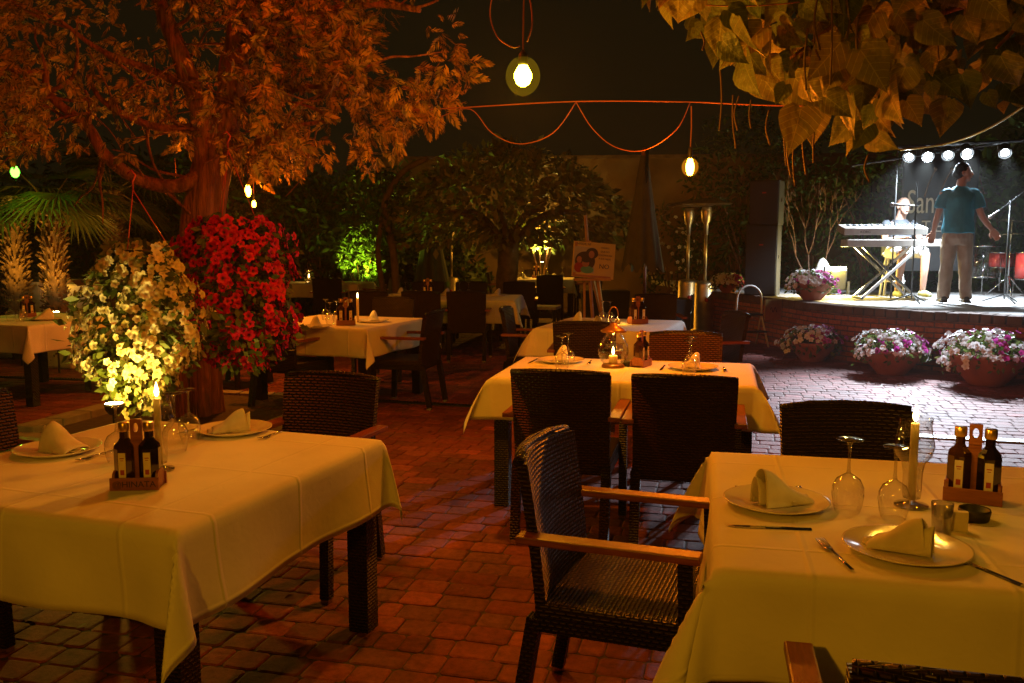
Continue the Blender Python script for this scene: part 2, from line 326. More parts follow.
def scatter(name, P, Dr, N, S, tv, tf, m, parent=None, smooth=False, tuv=None):
    """one small template leaf/petal set copied to many places into one mesh"""
    P = np.asarray(P, float); n = len(P); Dr = Dr/np.linalg.norm(Dr, axis=1, keepdims=True)
    W = np.cross(N, Dr); W /= np.linalg.norm(W, axis=1, keepdims=True)+1e-9; N = np.cross(Dr, W)
    tv = np.asarray(tv, float); k = len(tv)
    V = P[:, None]+S[:, None, None]*(tv[None, :, 0:1]*Dr[:, None]+tv[None, :, 1:2]*W[:, None]+tv[None, :, 2:3]*N[:, None])
    V = V.reshape(-1, 3); lens = [len(f) for f in tf]; flat = np.array([i for f in tf for i in f])
    idx = (np.arange(n)[:, None]*k+flat[None]).ravel(); tot = np.tile(lens, n); st = np.concatenate([[0], np.cumsum(tot)[:-1]])
    me = bpy.data.meshes.new(name); me.vertices.add(len(V)); me.vertices.foreach_set('co', V.ravel()); me.loops.add(len(idx)); me.loops.foreach_set('vertex_index', idx)
    me.polygons.add(len(tot)); me.polygons.foreach_set('loop_start', st); me.polygons.foreach_set('loop_total', tot)
    uv = me.uv_layers.new(name='UVMap'); uv.data.foreach_set('uv', np.tile(tv[flat][:, 1:3] if tv[0][0] < -.2 else tv[flat][:, :2], (n, 1)).ravel())
    me.update(calc_edges=True); me.validate()
    return finish(name, me, m, parent, smooth)
def rdir(n): d = rng.normal(size=(n, 3)); return d/np.linalg.norm(d, axis=1, keepdims=True)
LEAF = ([(0, 0, 0), (.35, .2, .03), (.7, .15, .0), (1, 0, -.08), (.7, -.15, .0), (.35, -.2, .03)], [(0, 1, 2, 3), (0, 3, 4, 5)])
LEAFS = ([(0, 0, 0), (.5, .26, .0), (1, 0, -.05), (.5, -.26, 0)], [(0, 1, 2), (0, 2, 3)])
def spray():
    tv = []; tf = []
    for i in range(13):
        t = i/12; side = (-1)**i; base = .05+.72*t; a = side*(.8-.5*t); L = .42-.20*t; wd = .052
        if i == 12: a = 0
        ca, sa = math.cos(a), math.sin(a); b = len(tv); zz = random.uniform(-.06, .06)
        tv += [(base, 0, 0), (base+L*.45*ca-wd*sa, L*.45*sa+wd*ca, zz), (base+L*ca, L*sa, zz-.05), (base+L*.45*ca+wd*sa, L*.45*sa-wd*ca, zz)]
        tf.append((b, b+1, b+2, b+3))
    return tv, tf
SPRAY = spray()
def petunia():
    tv = [(-.25, 0, 0)]; 
    for i in range(15):
        a = 2*math.pi*i/15; r = (.36, .5, .5)[i % 3]; tv.append(((.05, -.04, -.04)[i % 3], r*math.cos(a), r*math.sin(a)))
    for i in range(15):
        a = 2*math.pi*i/15; tv.append((-.01, .2*math.cos(a), .2*math.sin(a)))
    tf = [(1+i, 1+(i+1) % 15, 16+(i+1) % 15, 16+i) for i in range(15)]+[(0, 16+i, 16+(i+1) % 15) for i in range(15)]
    return tv, tf
PET = petunia()

# ---------------------------------------------------------------- the setting
GR = R(-14)     # the paving, drains and tables all follow roughly this direction
gm = brickmat('paving_far', (.22, .115, .085), (.16, .085, .062), (.03, .02, .015), .22, .15, .008, coord='Object', rot=-GR)
b = MB(); b.add([(-150, -60, -.006), (150, -60, -.006), (150, 240, -.006), (-150, 240, -.006)], [(0, 1, 2, 3)]); tag(b.build('ground', 'soil'), kind='structure')
b = MB(); b.add([(-16, 14.5, -.004), (16, 14.5, -.004), (16, 22, -.004), (-16, 22, -.004)], [(0, 1, 2, 3)]); tag(b.build('far_paving', 'paving_far'), kind='structure')
def paving():
    m, n, l, bs = nt_new('paver')
    g = n.new('ShaderNodeNewGeometry'); tc = n.new('ShaderNodeTexCoord')
    r = n.new('ShaderNodeValToRGB'); e = r.color_ramp.elements; e[0].color = (.18, .046, .038, 1); e[1].color = (.38, .095, .085, 1); x = e.new(.5); x.color = (.28, .068, .056, 1); x = e.new(.8); x.color = (.22, .078, .066, 1)
    l.new(g.outputs['Random Per Island'], r.inputs[0]); nz = n.new('ShaderNodeTexNoise'); nz.inputs['Scale'].default_value = 24; nz.inputs['Detail'].default_value = 8; nz.inputs['Roughness'].default_value = .7; l.new(tc.outputs['Object'], nz.inputs[0])
    mx = n.new('ShaderNodeMix'); mx.data_type = 'RGBA'; mx.blend_type = 'MULTIPLY'; mx.inputs[0].default_value = .8; l.new(r.outputs[0], mx.inputs[6]); l.new(ramp(n, l, nz.outputs[0], (.45, .42, .4), (1.1, 1.1, 1.1), .35, .65), mx.inputs[7])
    n2 = n.new('ShaderNodeTexNoise'); n2.inputs['Scale'].default_value = 1.1; n2.inputs['Detail'].default_value = 4; l.new(tc.outputs['Object'], n2.inputs[0])
    m2 = n.new('ShaderNodeMix'); m2.data_type = 'RGBA'; m2.blend_type = 'MULTIPLY'; m2.inputs[0].default_value = .7; l.new(mx.outputs[2], m2.inputs[6]); l.new(ramp(n, l, n2.outputs[0], (.6, .58, .56), (1, 1, 1), .35, .6), m2.inputs[7])
    l.new(m2.outputs[2], bs.inputs['Base Color']); bs.inputs['Roughness'].default_value = .78; bs.inputs['Specular IOR Level'].default_value = .35
    bp = n.new('ShaderNodeBump'); bp.inputs['Strength'].default_value = .8; bp.inputs['Distance'].default_value = .006; l.new(nz.outputs[0], bp.inputs['Height']); l.new(bp.outputs[0], bs.inputs['Normal'])
    V = []; Fc = []; row = .136; v = -1.0; cg, sg = math.cos(GR), math.sin(GR); k = 0
    while v < 17:
        u = -11.5+random.uniform(0, .2); wds = [.10, .14, .17, .17, .21]
        while u < 13.5:
            wd = random.choice(wds); cx, cy = u+wd/2, v+row/2
            X, Y = cx*cg-cy*sg, cx*sg+cy*cg
            if 1.4 < Y < 15.6 and abs(X) < Y*.62+2.4:
                h = random.uniform(-.002, .002); a, bq = wd/2-.0028, row/2-.0028; c = .014; tl = random.uniform(-.012, .012); tl2 = random.uniform(-.012, .012)
                ring = [(-a+c, -bq), (a-c, -bq), (a, -bq+c), (a, bq-c), (a-c, bq), (-a+c, bq), (-a, bq-c), (-a, -bq+c)]
                base = len(V)
                for sc_, z in ((1, -.01), (1, -.0035), (.90, 0)):
                    for (x, y) in ring:
                        x2 = x*(1 if sc_ == 1 else 1-.008/a)+cx; y2 = y*(1 if sc_ == 1 else 1-.008/bq)+cy
                        V.append((x2*cg-y2*sg, x2*sg+y2*cg, z+h+tl*x+tl2*y))
                for i in range(8):
                    j = (i+1) % 8
                    Fc.append((base+i, base+j, base+8+j, base+8+i)); Fc.append((base+8+i, base+8+j, base+16+j, base+16+i))
                Fc.append(tuple(base+16+i for i in range(8)))
            u += wd
        v += row
    me = bpy.data.meshes.new('paving'); me.from_pydata(V, [], Fc); me.update(); o = finish('paving', me, 'paver'); tag(o, kind='structure')
paving()
def uv2w(u, v, z=0): c, s = math.cos(GR), math.sin(GR); return Vector((u*c-v*s, u*s+v*c, z))
def w2uv(p): c, s = math.cos(GR), math.sin(GR); return (p.x*c+p.y*s, -p.x*s+p.y*c)
# drain channels
def drain(px0, py0, px1, py1, label, wd=.10, steel=True):
    p, q = G(px0, py0), G(px1, py1); d = (q-p); L = d.length; a = math.atan2(d.y, d.x); o = empty('drain_channel', p, a, label, 'drain')
    f = MB(); f.box((L/2, -wd/2, .006), (L, .012, .012)).box((L/2, wd/2, .006), (L, .012, .012)); f.build('frame', 'grate' if steel else 'darktin', o)
    f = MB(); f.box((L/2, 0, .004), (L, wd-.014, .003)); f.build('channel', 'darktin', o)
    f = MB(); k = int(L/.035)
    for i in range(k): f.box((i*L/k, 0, .008), (.014, wd-.014, .006), rz=.5)
    f.build('grate', 'grate' if steel else 'darktin', o)
drain(770, 429, 1060, 444, 'steel slotted drain grate crossing the brightly lit paving behind the right table')
drain(250, 394, 505, 408.5, 'dark drain channel running across the paving left of the centre table', .07, False)
drain(-60, 375.5, 110, 381, 'dark drain channel in the paving under the far left table', .07, False)
# tree bed
bu, bv = -4.42, 6.5
bed = empty('tree_bed', uv2w(bu, bv), GR, 'low stone kerb and bare soil around the base of the big red-barked tree', 'planting bed')
f = MB(); f.box((0, 0, .02), (1.5, 1.9, .05)); f.build('soil', 'soil', bed, rough_noise=0)
f = MB()
for i in range(6):
    f.box((-.84, -.95+.32*i+.15, .05), (.18, .305, .11)); f.box((.84, -.95+.32*i+.15, .03), (.14, .305, .07))
for i in range(5):
    f.box((-.68+.34*i, -1.04, .03), (.32, .14, .07)); f.box((-.68+.34*i, 1.05, .03), (.32, .14, .07))
f.build('kerb', 'kerb', bed, bevel=.008)
# stage
SH = .70
edge = [G(1180, 322, SH), G(1024, 316, SH), G(948, 312, SH), G(876, 308, SH), G(820, 303.5, SH), G(786, 299, SH), G(752, 295, SH), G(712, 290.5, SH)]
edge = [Vector((p.x, p.y)) for p in edge]
sm_ = []
for i in range(len(edge)-1):
    p0, p1, p2, p3 = edge[max(i-1, 0)], edge[i], edge[i+1], edge[min(i+2, len(edge)-1)]
    for t in np.linspace(0, 1, 7)[:-1]:
        sm_.append(.5*((2*p1)+(p2-p0)*t+(2*p0-5*p1+4*p2-p3)*t*t+(3*p1-p0-3*p2+p3)*t*t*t))
sm_.append(edge[-1]); edge = sm_
stage = empty('stage', (0, 0, 0), 0, 'raised brick-walled stage with dark capstones where the band performs', 'stage')
brickmat('stagebrick', (.46, .14, .06), (.32, .09, .04), (.14, .09, .07), .22, .065, .010, .9)
def strip_wall(name, pts, z0, z1, th, m, parent, uvs=True):
    V = []; Fc = []; UV = []; s = 0; S = [0]
    for i in range(1, len(pts)): s += (pts[i]-pts[i-1]).length; S.append(s)
    for i, p in enumerate(pts):
        t = (pts[min(i+1, len(pts)-1)]-pts[max(i-1, 0)]).normalized(); nn = Vector((t.y, -t.x))  # towards stage interior or not
        q = p+nn*th; V += [(p.x, p.y, z0), (p.x, p.y, z1), (q.x, q.y, z1), (q.x, q.y, z0)]
    for i in range(len(pts)-1):
        a = i*4; c = a+4
        for j in range(4):
            k = (j+1) % 4; Fc.append((a+j, a+k, c+k, c+j))
            vv = [0, z1-z0, z1-z0+th, 0][j], [0, z1-z0, z1-z0+th, 0][k]
            UV += [(S[i], vv[0]), (S[i], vv[1]), (S[i+1], vv[1]), (S[i+1], vv[0])]
    me = bpy.data.meshes.new(name); me.from_pydata(V, [], Fc); me.update(); u = me.uv_layers.new(name='UVMap'); u.data.foreach_set('uv', np.array(UV).ravel())
    return finish(name, me, m, parent)
strip_wall('brick_wall', edge, -.01, SH-.11, .25, 'stagebrick', stage)
s = 0; cap = MB(); i = 0; acc = 0
for i in range(len(edge)-1):
    d = edge[i+1]-edge[i]; L = d.length; nseg = max(1, round(L/.33)) if L > .2 else 1
    for j in range(nseg):
        c = edge[i]+d*((j+.5)/nseg); t = d.normalized(); nn = Vector((t.y, -t.x)); c = c+nn*.11
        cap.box((c.x, c.y, SH-.055+random.uniform(-.004, .004)), (L/nseg-.012, .30+random.uniform(-.015, .015), .105), rz=math.atan2(t.y, t.x))
cap.build('capstone', 'capstone', stage, bevel=.012)
f = MB(); ins = []
for i, p in enumerate(edge):
    t = (edge[min(i+1, len(edge)-1)]-edge[max(i-1, 0)]).normalized(); nn = Vector((t.y, -t.x)); ins.append(p+nn*.245)
poly = [(p.x, p.y) for p in ins]+[(3.0, 19), (14, 19), (14, ins[0].y)]
k = len(poly); f.add([(x, y, SH-.02) for x, y in poly]+[(x, y, SH-.10) for x, y in poly], [tuple(range(k)), tuple(range(2*k-1, k-1, -1))]+[(i, (i+1) % k, k+(i+1) % k, k+i) for i in range(k)])
f.build('floor', 'stagefloor', stage)
# back wall
def wallbox(name, p, q, h, th, m, label, base=0):
    p, q = Vector(p), Vector(q); d = q-p; o = empty(name, (p.x, p.y, base), math.atan2(d.y, d.x), label, 'wall')
    f = MB(); f.box((d.length/2, 0, h/2), (d.length, th, h)); f.build('wall_face', m, o)
    f = MB(); f.box((d.length/2, 0, h+.04), (d.length+.06, th+.1, .08)); f.build('coping', 'capstone', o, bevel=.01)
wallbox('garden_wall', (-3.2, 20.6, 0), (9.5, 19.6, 0), 3.35, .3, 'plaster', 'tall tan plastered garden wall behind the far tables')
wallbox('garden_wall', (-14, 18.6, 0), (-3.3, 20.5, 0), 2.6, .3, 'plaster', 'plastered garden wall behind the palms on the far left')

# ---------------------------------------------------------------- lamps
def lamp_light(name, parent, loc, kind, energy, col, radius=.05, rot=None, spot=None, blend=.5):
    L = bpy.data.lights.new(name, kind); L.energy = energy; L.color = col
    if kind in ('POINT', 'SPOT'): L.shadow_soft_size = radius
    if spot: L.spot_size = spot; L.spot_blend = blend
    o = bpy.data.objects.new(name, L); COL.objects.link(o); o.parent = parent; o.location = loc
    if rot is not None: o.rotation_euler = rot
    return o
def hanging_bulb(loc, r, elong, m, cord, label, power, col, globe=0):
    o = empty('hanging_bulb', loc, 0, label, 'light bulb', 'bulbs hung on cables over the terrace')
    f = MB(); f.lathe([(.012, -r*elong), (r*.72, -r*elong*.75), (r, -r*.2), (r*.98, r*.3), (r*.62, r*elong*.8), (r*.5, r*elong)], n=20); f.build('glass_bulb', m, o, True)
    f = MB(); f.lathe([(r*.55, r*elong), (r*.6, r*elong+.012), (r*.52, r*elong+.05), (.008, r*elong+.07)], n=16); f.build('socket', 'black', o, True)
    f = MB(); f.tube([(0, 0, r*elong+.06), (.004, .002, r*elong+.06+cord*.5), (0, 0, r*elong+.06+cord)], .004, 6); f.build('cord', 'wire', o)
    if globe:
        f = MB(); f.lathe([(max(.002, globe*math.sin(t)), -globe*1.12*math.cos(t)) for t in np.linspace(0, math.pi*.86, 18)], n=40, caps=False); f.build('glow_shell', 'glow_yellow' if m == 'bulb_yellow' else 'glow_orange', o, True)  # half-clear emissive shell added for the halo around the bulb
    lamp_light('bulb_light', o, (0, 0, -r*elong-.04), 'POINT', power, col, .04)
    return o
B1 = D(523, 76, 4.3); B2 = D(690, 167, 5.4)
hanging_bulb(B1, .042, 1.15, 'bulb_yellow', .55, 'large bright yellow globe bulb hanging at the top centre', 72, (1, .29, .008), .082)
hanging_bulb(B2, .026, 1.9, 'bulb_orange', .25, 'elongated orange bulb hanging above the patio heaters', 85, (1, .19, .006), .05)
hanging_bulb(D(248, 191, 8.6), .03, 1.8, 'bulb_small', .3, 'small orange bulb beside the red-barked trunk, upper of two', 85, (1, .20, .006))
hanging_bulb(D(254, 204, 9.4), .022, 1.6, 'bulb_small', .3, 'small orange bulb beside the red-barked trunk, lower of two', 30, (1, .27, .01))
hanging_bulb(D(15, 172, 9.5), .045, 1.3, 'bulb_green', .3, 'green bulb shining among the palm fronds', 9, (.45, 1, .05))
hanging_bulb(D(176, 188, 9.0), .028, 1.2, 'bulb_small', .2, 'small pale bulb behind the branch left of the trunk', 4, (1, .65, .1))
hanging_bulb(D(532, 226, 18.3), .05, 1.2, 'bulb_small', .3, 'unseen bulb added behind the crown of the low round tree', 80, (1, .42, .03))  # hidden by the crown, added to light the wall and far table
# unseen bulbs, put behind the camera to light the near tables
hanging_bulb((-1.0, -.9, 2.25), .05, 1.15, 'bulb_back_unseen', .5, 'unseen yellow bulb put behind the photographer, left', 105, (1, .38, .006))
hanging_bulb((2.2, .9, 3.1), .05, 1.15, 'bulb_back_unseen', .5, 'unseen yellow bulb put behind the photographer, right', 16, (1, .36, .006))
hanging_bulb((-1.4, 4.4, 3.8), .05, 1.15, 'bulb_red_unseen', .5, 'unseen orange red bulb added above the frame between conifer and left foreground table', 78, (1, .08, .004))  # added out of view to redden the paving and the tree

def cable(pts, label, m='wire', r=.005, cat='cable', depth=None):
    P = [Vector(p) for p in pts]; out = []
    for i in range(len(P)-1):
        p0, p1, p2, p3 = P[max(i-1, 0)], P[i], P[i+1], P[min(i+2, len(P)-1)]
        for t in np.linspace(0, 1, 7)[:-1]: out.append(.5*((2*p1)+(p2-p0)*t+(2*p0-5*p1+4*p2-p3)*t*t+(3*p1-p0-3*p2+p3)*t*t*t))
    out.append(P[-1]); f = MB(); f.tube(out, r, 6); return tag(f.build('cable', m, None, True), label, cat)
cable([D(380, 112, 6.2), D(455, 108, 5.7), D(575, 101.5, 5.45), D(690, 102, 5.4), D(760, 105, 5.3), D(900, 108, 5.1)], 'taut support cable crossing the sky behind the yellow globe bulb', r=.004)
cable([D(440, 117, 5.8), D(470, 109, 5.6), D(492, 133, 5.55), D(520, 144, 5.5), D(553, 133, 5.46), D(576, 102, 5.45)], 'orange flex drooping in a loop below the yellow globe bulb', r=.003)
cable([D(576, 102, 5.45), D(592, 128, 5.43), D(615, 147, 5.42), D(645, 150, 5.42), D(676, 130, 5.41), D(690, 103, 5.4)], 'orange flex drooping in a loop left of the elongated orange bulb', r=.003)
cable([D(500, -30, 4.4), D(490, 10, 4.35), D(497, 36, 4.32), D(512, 47, 4.3), D(520, 46, 4.3)], 'orange flex curling up beside the yellow globe bulb', r=.003)
cable([D(527, 42, 4.3), D(532, 25, 4.3), D(530, 0, 4.35), D(520, -40, 4.4)], 'thin flex rising right of the yellow globe bulb', r=.004)
cable([D(235, 68, 7.2), D(272, 36, 6.9), D(290, 0, 6.6), D(300, -40, 6.4)], 'orange flex rising from the fork of the red-barked tree', r=.006)
cable([D(620, -14, 4.2), D(672, 2, 4.2), D(740, 6, 4.2), D(800, 2, 4.2), D(860, -8, 4.2)], 'orange flex running through the large leaves at the top', r=.003)
cable([D(900, 150, 12.4), D(945, 144, 12.2), D(985, 130, 11.6), D(1024, 106, 11), D(1070, 70, 10.5)], 'yellow cable slung from the stage light bar to the right', 'yellowwire', .014)

# ---------------------------------------------------------------- furniture
def chair_proto(mname):
    o = empty('rattan_armchair')
    f = MB(); 
    n1, n2 = 13, 9; V = []; Fc = []
    for side in (0, 1):
        for j in range(n2):
            t = j/(n2-1)
            for i in range(n1):
                u = -1+2*i/(n1-1); hw = .238+.012*t
                y = -.215-.085*t**1.3+.045*u*u*(.4+.6*t)-.034*side; z = .375+.505*t-.012*u*u*t
                V.append((u*hw, y, z))
    nn = n1*n2
    for j in range(n2-1):
        for i in range(n1-1):
            a = j*n1+i; Fc.append((a, a+1, a+n1+1, a+n1)); Fc.append((nn+a+n1, nn+a+n1+1, nn+a+1, nn+a))
    for i in range(n1-1): Fc.append((i, nn+i, nn+i+1, i+1)); a = (n2-1)*n1+i; Fc.append((a+1, nn+a+1, nn+a, a))
    for j in range(n2-1): a = j*n1; Fc.append((a+n1, nn+a+n1, nn+a, a)); a += n1-1; Fc.append((a, nn+a, nn+a+n1, a+n1))
    f.add(V, Fc); f.build('backrest', mname, o, bevel=0)
    f = MB(); f.tube([(-.245, -.285, .872), (-.13, -.312, .882), (0, -.322, .885), (.13, -.312, .882), (.245, -.285, .872)], .017, 8); f.build('top_rail', 'rattanleg', o, True)
    f = MB(); f.box((0, .015, .425), (.49, .50, .045)); f.build('seat', mname, o, bevel=.014)
    f = MB(); f.box((0, .24, .385), (.47, .03, .05)).box((-.232, 0, .385), (.03, .46, .05)).box((.232, 0, .385), (.03, .46, .05)).box((0, -.225, .385), (.47, .03, .05)); f.build('seat_frame', 'rattanleg', o)
    for s in (-1, 1):
        f = MB(); f.beam((s*.262, .235, 0.02), (s*.262, .215, .64), .042, .042); g = f.build('leg', 'rattanleg', o)
        f = MB(); f.box((s*.262, .236, .012), (.036, .036, .024)); f.build('foot_cap', 'steel', g)
        f = MB(); f.beam((s*.225, -.30, .02), (s*.228, -.235, .40), .042, .046); g = f.build('leg', 'rattanleg', o)
        f = MB(); f.box((s*.225, -.301, .012), (.036, .038, .024)); f.build('foot_cap', 'steel', g)
        f = MB(); f.box((s*.266, -.01, .652), (.06, .535, .024)); f.build('armrest', 'armwood', o, bevel=.005)
    return o
def chair(p, deg, label, group, red=False):
    k = 'chair_red' if red else 'chair'
    return put(k, lambda: chair_proto('rattanred' if red else 'rattan'), (p[0], p[1], 0), R(deg), label, 'chair', group)
def table_proto(wd, ln):
    o = empty('rattan_table')
    f = MB(); f.box((0, 0, .722), (wd, ln, .036)); f.build('tabletop', 'rattanleg', o, bevel=.004)
    f = MB(); a, b2 = wd/2-.05, ln/2-.05
    f.box((0, a*0+b2, .688), (wd-.14, .03, .034)).box((0, -b2, .688), (wd-.14, .03, .034)).box((a, 0, .688), (.03, ln-.14, .034)).box((-a, 0, .688), (.03, ln-.14, .034)); f.build('apron', 'rattanleg', o)
    for sx in (-1, 1):
        for sy in (-1, 1): f = MB(); f.box((sx*a, sy*b2, .352), (.085, .085, .704)); f.build('leg', 'rattanleg', o, bevel=.004)
    return o
def cloth_mesh(wd, ln, drop, seed, flare, dy=None):
    """a square cloth over a table; overhang drop on the x sides, dy on the y sides"""
    rg = random.Random(seed); dy = drop if dy is None else dy
    hx, hy = wd/2+.006, ln/2+.006; st = .022; nx = int((2*hx+2*drop)/st); ny = int((2*hy+2*dy)/st)
    ph = [rg.uniform(0, 6.28) for _ in range(8)]; V = []; UV = []
    for j in range(ny+1):
        cy = -(hy+dy)+j*2*(hy+dy)/ny
        for i in range(nx+1):
            cx = -(hx+drop)+i*2*(hx+drop)/nx
            ox, oy = max(0, abs(cx)-hx), max(0, abs(cy)-hy); sx, sy = (1 if cx > 0 else -1), (1 if cy > 0 else -1)
            z = .752; rr = .018
            if ox == 0 and oy == 0:
                x, y = cx, cy; z += .0012*noise.noise(Vector((cx*4, cy*4, seed)))
            elif ox > 0 and oy > 0:
                r = math.hypot(ox, oy); a = math.atan2(oy, ox)
                fl = flare[(0 if sx < 0 else 1)+(0 if sy < 0 else 2)]
                t = math.sin(2*a); e = fl*t; e = e*(1-.25*min(1, r/(drop*1.4)))
                dn = r*math.cos(e); out = r*math.sin(e)
                tw = (a-math.pi/4)/(math.pi/4); wv = .03*math.sin(tw*math.pi*1.5+ph[0])*r/drop*t
                x = sx*(hx+.010*min(1, ox/rr)+.02*min(1, ox/drop)+out*.707)-sx*wv; y = sy*(hy+.010*min(1, oy/rr)+.02*min(1, oy/dy)+out*.707)+sy*wv; z -= dn-rr*.2*min(1, r/rr)
                bend = min(1, r/rr); z += 0
            else:
                o = ox+oy; dd = drop if ox > 0 else dy; q = min(1, o/dd)
                along = cy if ox > 0 else cx; lim = hy if ox > 0 else hx
                edgef = min(1, (lim-abs(along))/.12)
                k = ph[1] if ox > 0 else ph[2]; k += 1.3*(sx if ox > 0 else sy)
                wave = q**1.3*(.016*math.sin(along*9+k)+-.012*abs(math.sin(along*6+2*k))+.018*noise.noise(Vector((along*3, o*6, seed+k))))
                out = .010*min(1, o/rr)+.02*q+wave*edgef
                if ox > 0: x, y = sx*(hx+out), cy
                else: x, y = cx, sy*(hy+out)
                z -= o-rr*.2*min(1, o/rr)
            V.append((x, y, z)); UV.append((cx, cy))
    Fc = []
    for j in range(ny):
        for i in range(nx): a = j*(nx+1)+i; Fc.append((a, a+1, a+nx+2, a+nx+1))
    me = bpy.data.meshes.new('tablecloth'); me.from_pydata(V, [], Fc); me.update()
    uv = me.uv_layers.new(name='UVMap'); vi = np.empty(len(me.loops), int); me.loops.foreach_get('vertex_index', vi); uv.data.foreach_set('uv', np.array(UV)[vi].ravel())
    me.shade_smooth(); return me
TB = {}
def table(key, c, deg, wd, ln, drop, flare, label, seed, dy=None, clothlabel=None):
    o = table_proto(wd, ln); o.location = (c[0], c[1], 0); o.rotation_euler = (0, 0, R(deg)); tag(o, 'dark woven %s' % label, 'table', 'dark woven dining tables')
    t = finish('tablecloth', cloth_mesh(wd, ln, drop, seed, flare, dy), 'cloth'); t.location = o.location; t.rotation_euler = o.rotation_euler
    md = t.modifiers.new('thick', 'SOLIDIFY'); md.thickness = .0016; md.offset = 1
    tag(t, clothlabel or 'white cloth draped over the %s' % label, 'tablecloth', 'white tablecloths'); TB[key] = (Vector((c[0], c[1], 0)), R(deg))
def T(key, u, v, z=.7545):
    c, a = TB[key]; return Vector((c.x+u*math.cos(a)-v*math.sin(a), c.y+u*math.sin(a)+v*math.cos(a), z))
def corner_center(p, deg, u, v):
    a = R(deg); return (p.x+u*math.cos(a)-v*math.sin(a), p.y+u*math.sin(a)+v*math.cos(a))
nearc = G(174, 530, .752); table('A', corner_center(nearc, -19.6, -.6, .57), -19.6, 1.2, 1.14, .27, (.5, .42, .5, .22), 'square table in the left foreground, nearest the white flowers', 3)
blc = G(715, 452, .752); table('B', corner_center(blc, -12.5, .64, -.59), -12.5, 1.28, 1.18, .27, (.55, .5, .5, .5), 'square table in the right foreground', 5)
blc = G(526, 357, .752); table('C', corner_center(blc, -13.2, .72, -.45), -13.2, 1.44, .9, .24, (.7, .85, .5, .7), 'table in the centre holding the round glass lantern', 8)
table('D', (.93, 8.15), -20, 1.1, 1.15, .26, (.8, .4, .4, .4), 'table between the centre table and the easel', 13)
nc = G(366, 329, .752); table('E', corner_center(nc, -20, -.6, .58), -20, 1.2, 1.16, .26, (.5, .5, .5, .6), 'square table behind the red flowers, with a lit candle', 21)
nc = G(28, 326, .752); table('F', corner_center(nc, -20, -.6, .6), -20, 1.2, 1.2, .26, (.5, .6, .5, .5), 'square table at the far left edge by the palms', 31)
table('G', (-1.02, 12.1), -5, 2.2, 1.3, .2, (.4, .4, .4, .4), 'long table in front of the bushy round tree', 41, dy=.3)
table('H', (-3.7, 16.4), -8, 2.0, 1.0, .25, (.4, .4, .4, .4), 'table far back on the left with a candle lantern', 43)
table('I', (.62, 18.3), -6, 1.3, 1.0, .28, (.4, .4, .4, .4), 'brightly lit table far back below the small flowering tree', 47)
CG = 'woven rattan armchairs around the tables'
Aa, Ba, Ca = -19.6, -12.5, -13.2
def side_chair(key, u, v, deg, label, red=False):
    p = T(key, u, v, 0); chair(p, math.degrees(TB[key][1])+deg, label, CG, red)
chair((.37, 2.67), -110, 'dark woven armchair in the foreground, at the left side of the right foreground table', CG)
chair((1.27, 3.08), 180-5, 'dark woven armchair behind the right foreground table, against the lit paving', CG)
p = Vector((.82, 1.50, 0)); chair(p, -12.5, 'dark woven armchair at the bottom edge, on the near side of the right foreground table', CG)
side_chair('A', .02, 1.02-.1, 180, 'dark woven armchair behind the left foreground table, by the tree bed')
side_chair('A', -.84, .16, -90, 'dark woven armchair at the left picture edge, on the left side of the foreground table')
side_chair('A', .0, -.75, 0, 'dark woven armchair on the near side of the left foreground table, its legs just showing below the cloth') if False else None
q = G(559, 372, .88); chair((q.x+.07, q.y+.27), -13.2, 'dark woven armchair on the near side of the centre table, left of two', CG)
q = G(683, 377, .88); chair((q.x+.07, q.y+.27), -13.2, 'dark woven armchair on the near side of the centre table, right of two', CG)
q = G(686, 334, .88); chair((q.x-.05, q.y-.27), 180-10, 'reddish woven armchair on the far side of the centre table, facing the camera', CG, True)
q = G(583, 323, .88); chair((q.x+.05, q.y+.27), -8, 'dark woven armchair between the centre table and the easel table, back to the camera', CG)
chair((1.72, 7.75), 100, 'woven armchair catching grey light, right of the table by the easel', CG)
chair((.22, 8.35), -90-10, 'woven armchair catching blue light, left of the table by the easel', CG)
chair((-.98, 8.12), 90-14, 'dark woven armchair seen from the side, right of the candlelit table behind the red flowers', CG)
chair((-2.0, 7.93), -28, 'dark woven armchair partly behind the red flowers, near side of the candlelit table', CG)
chair((-2.9, 9.15), -112, 'dark woven armchair on the left side of the candlelit table behind the red flowers', CG)
chair((-1.4, 9.6), 165, 'dark woven armchair behind the candlelit table, facing the camera', CG)
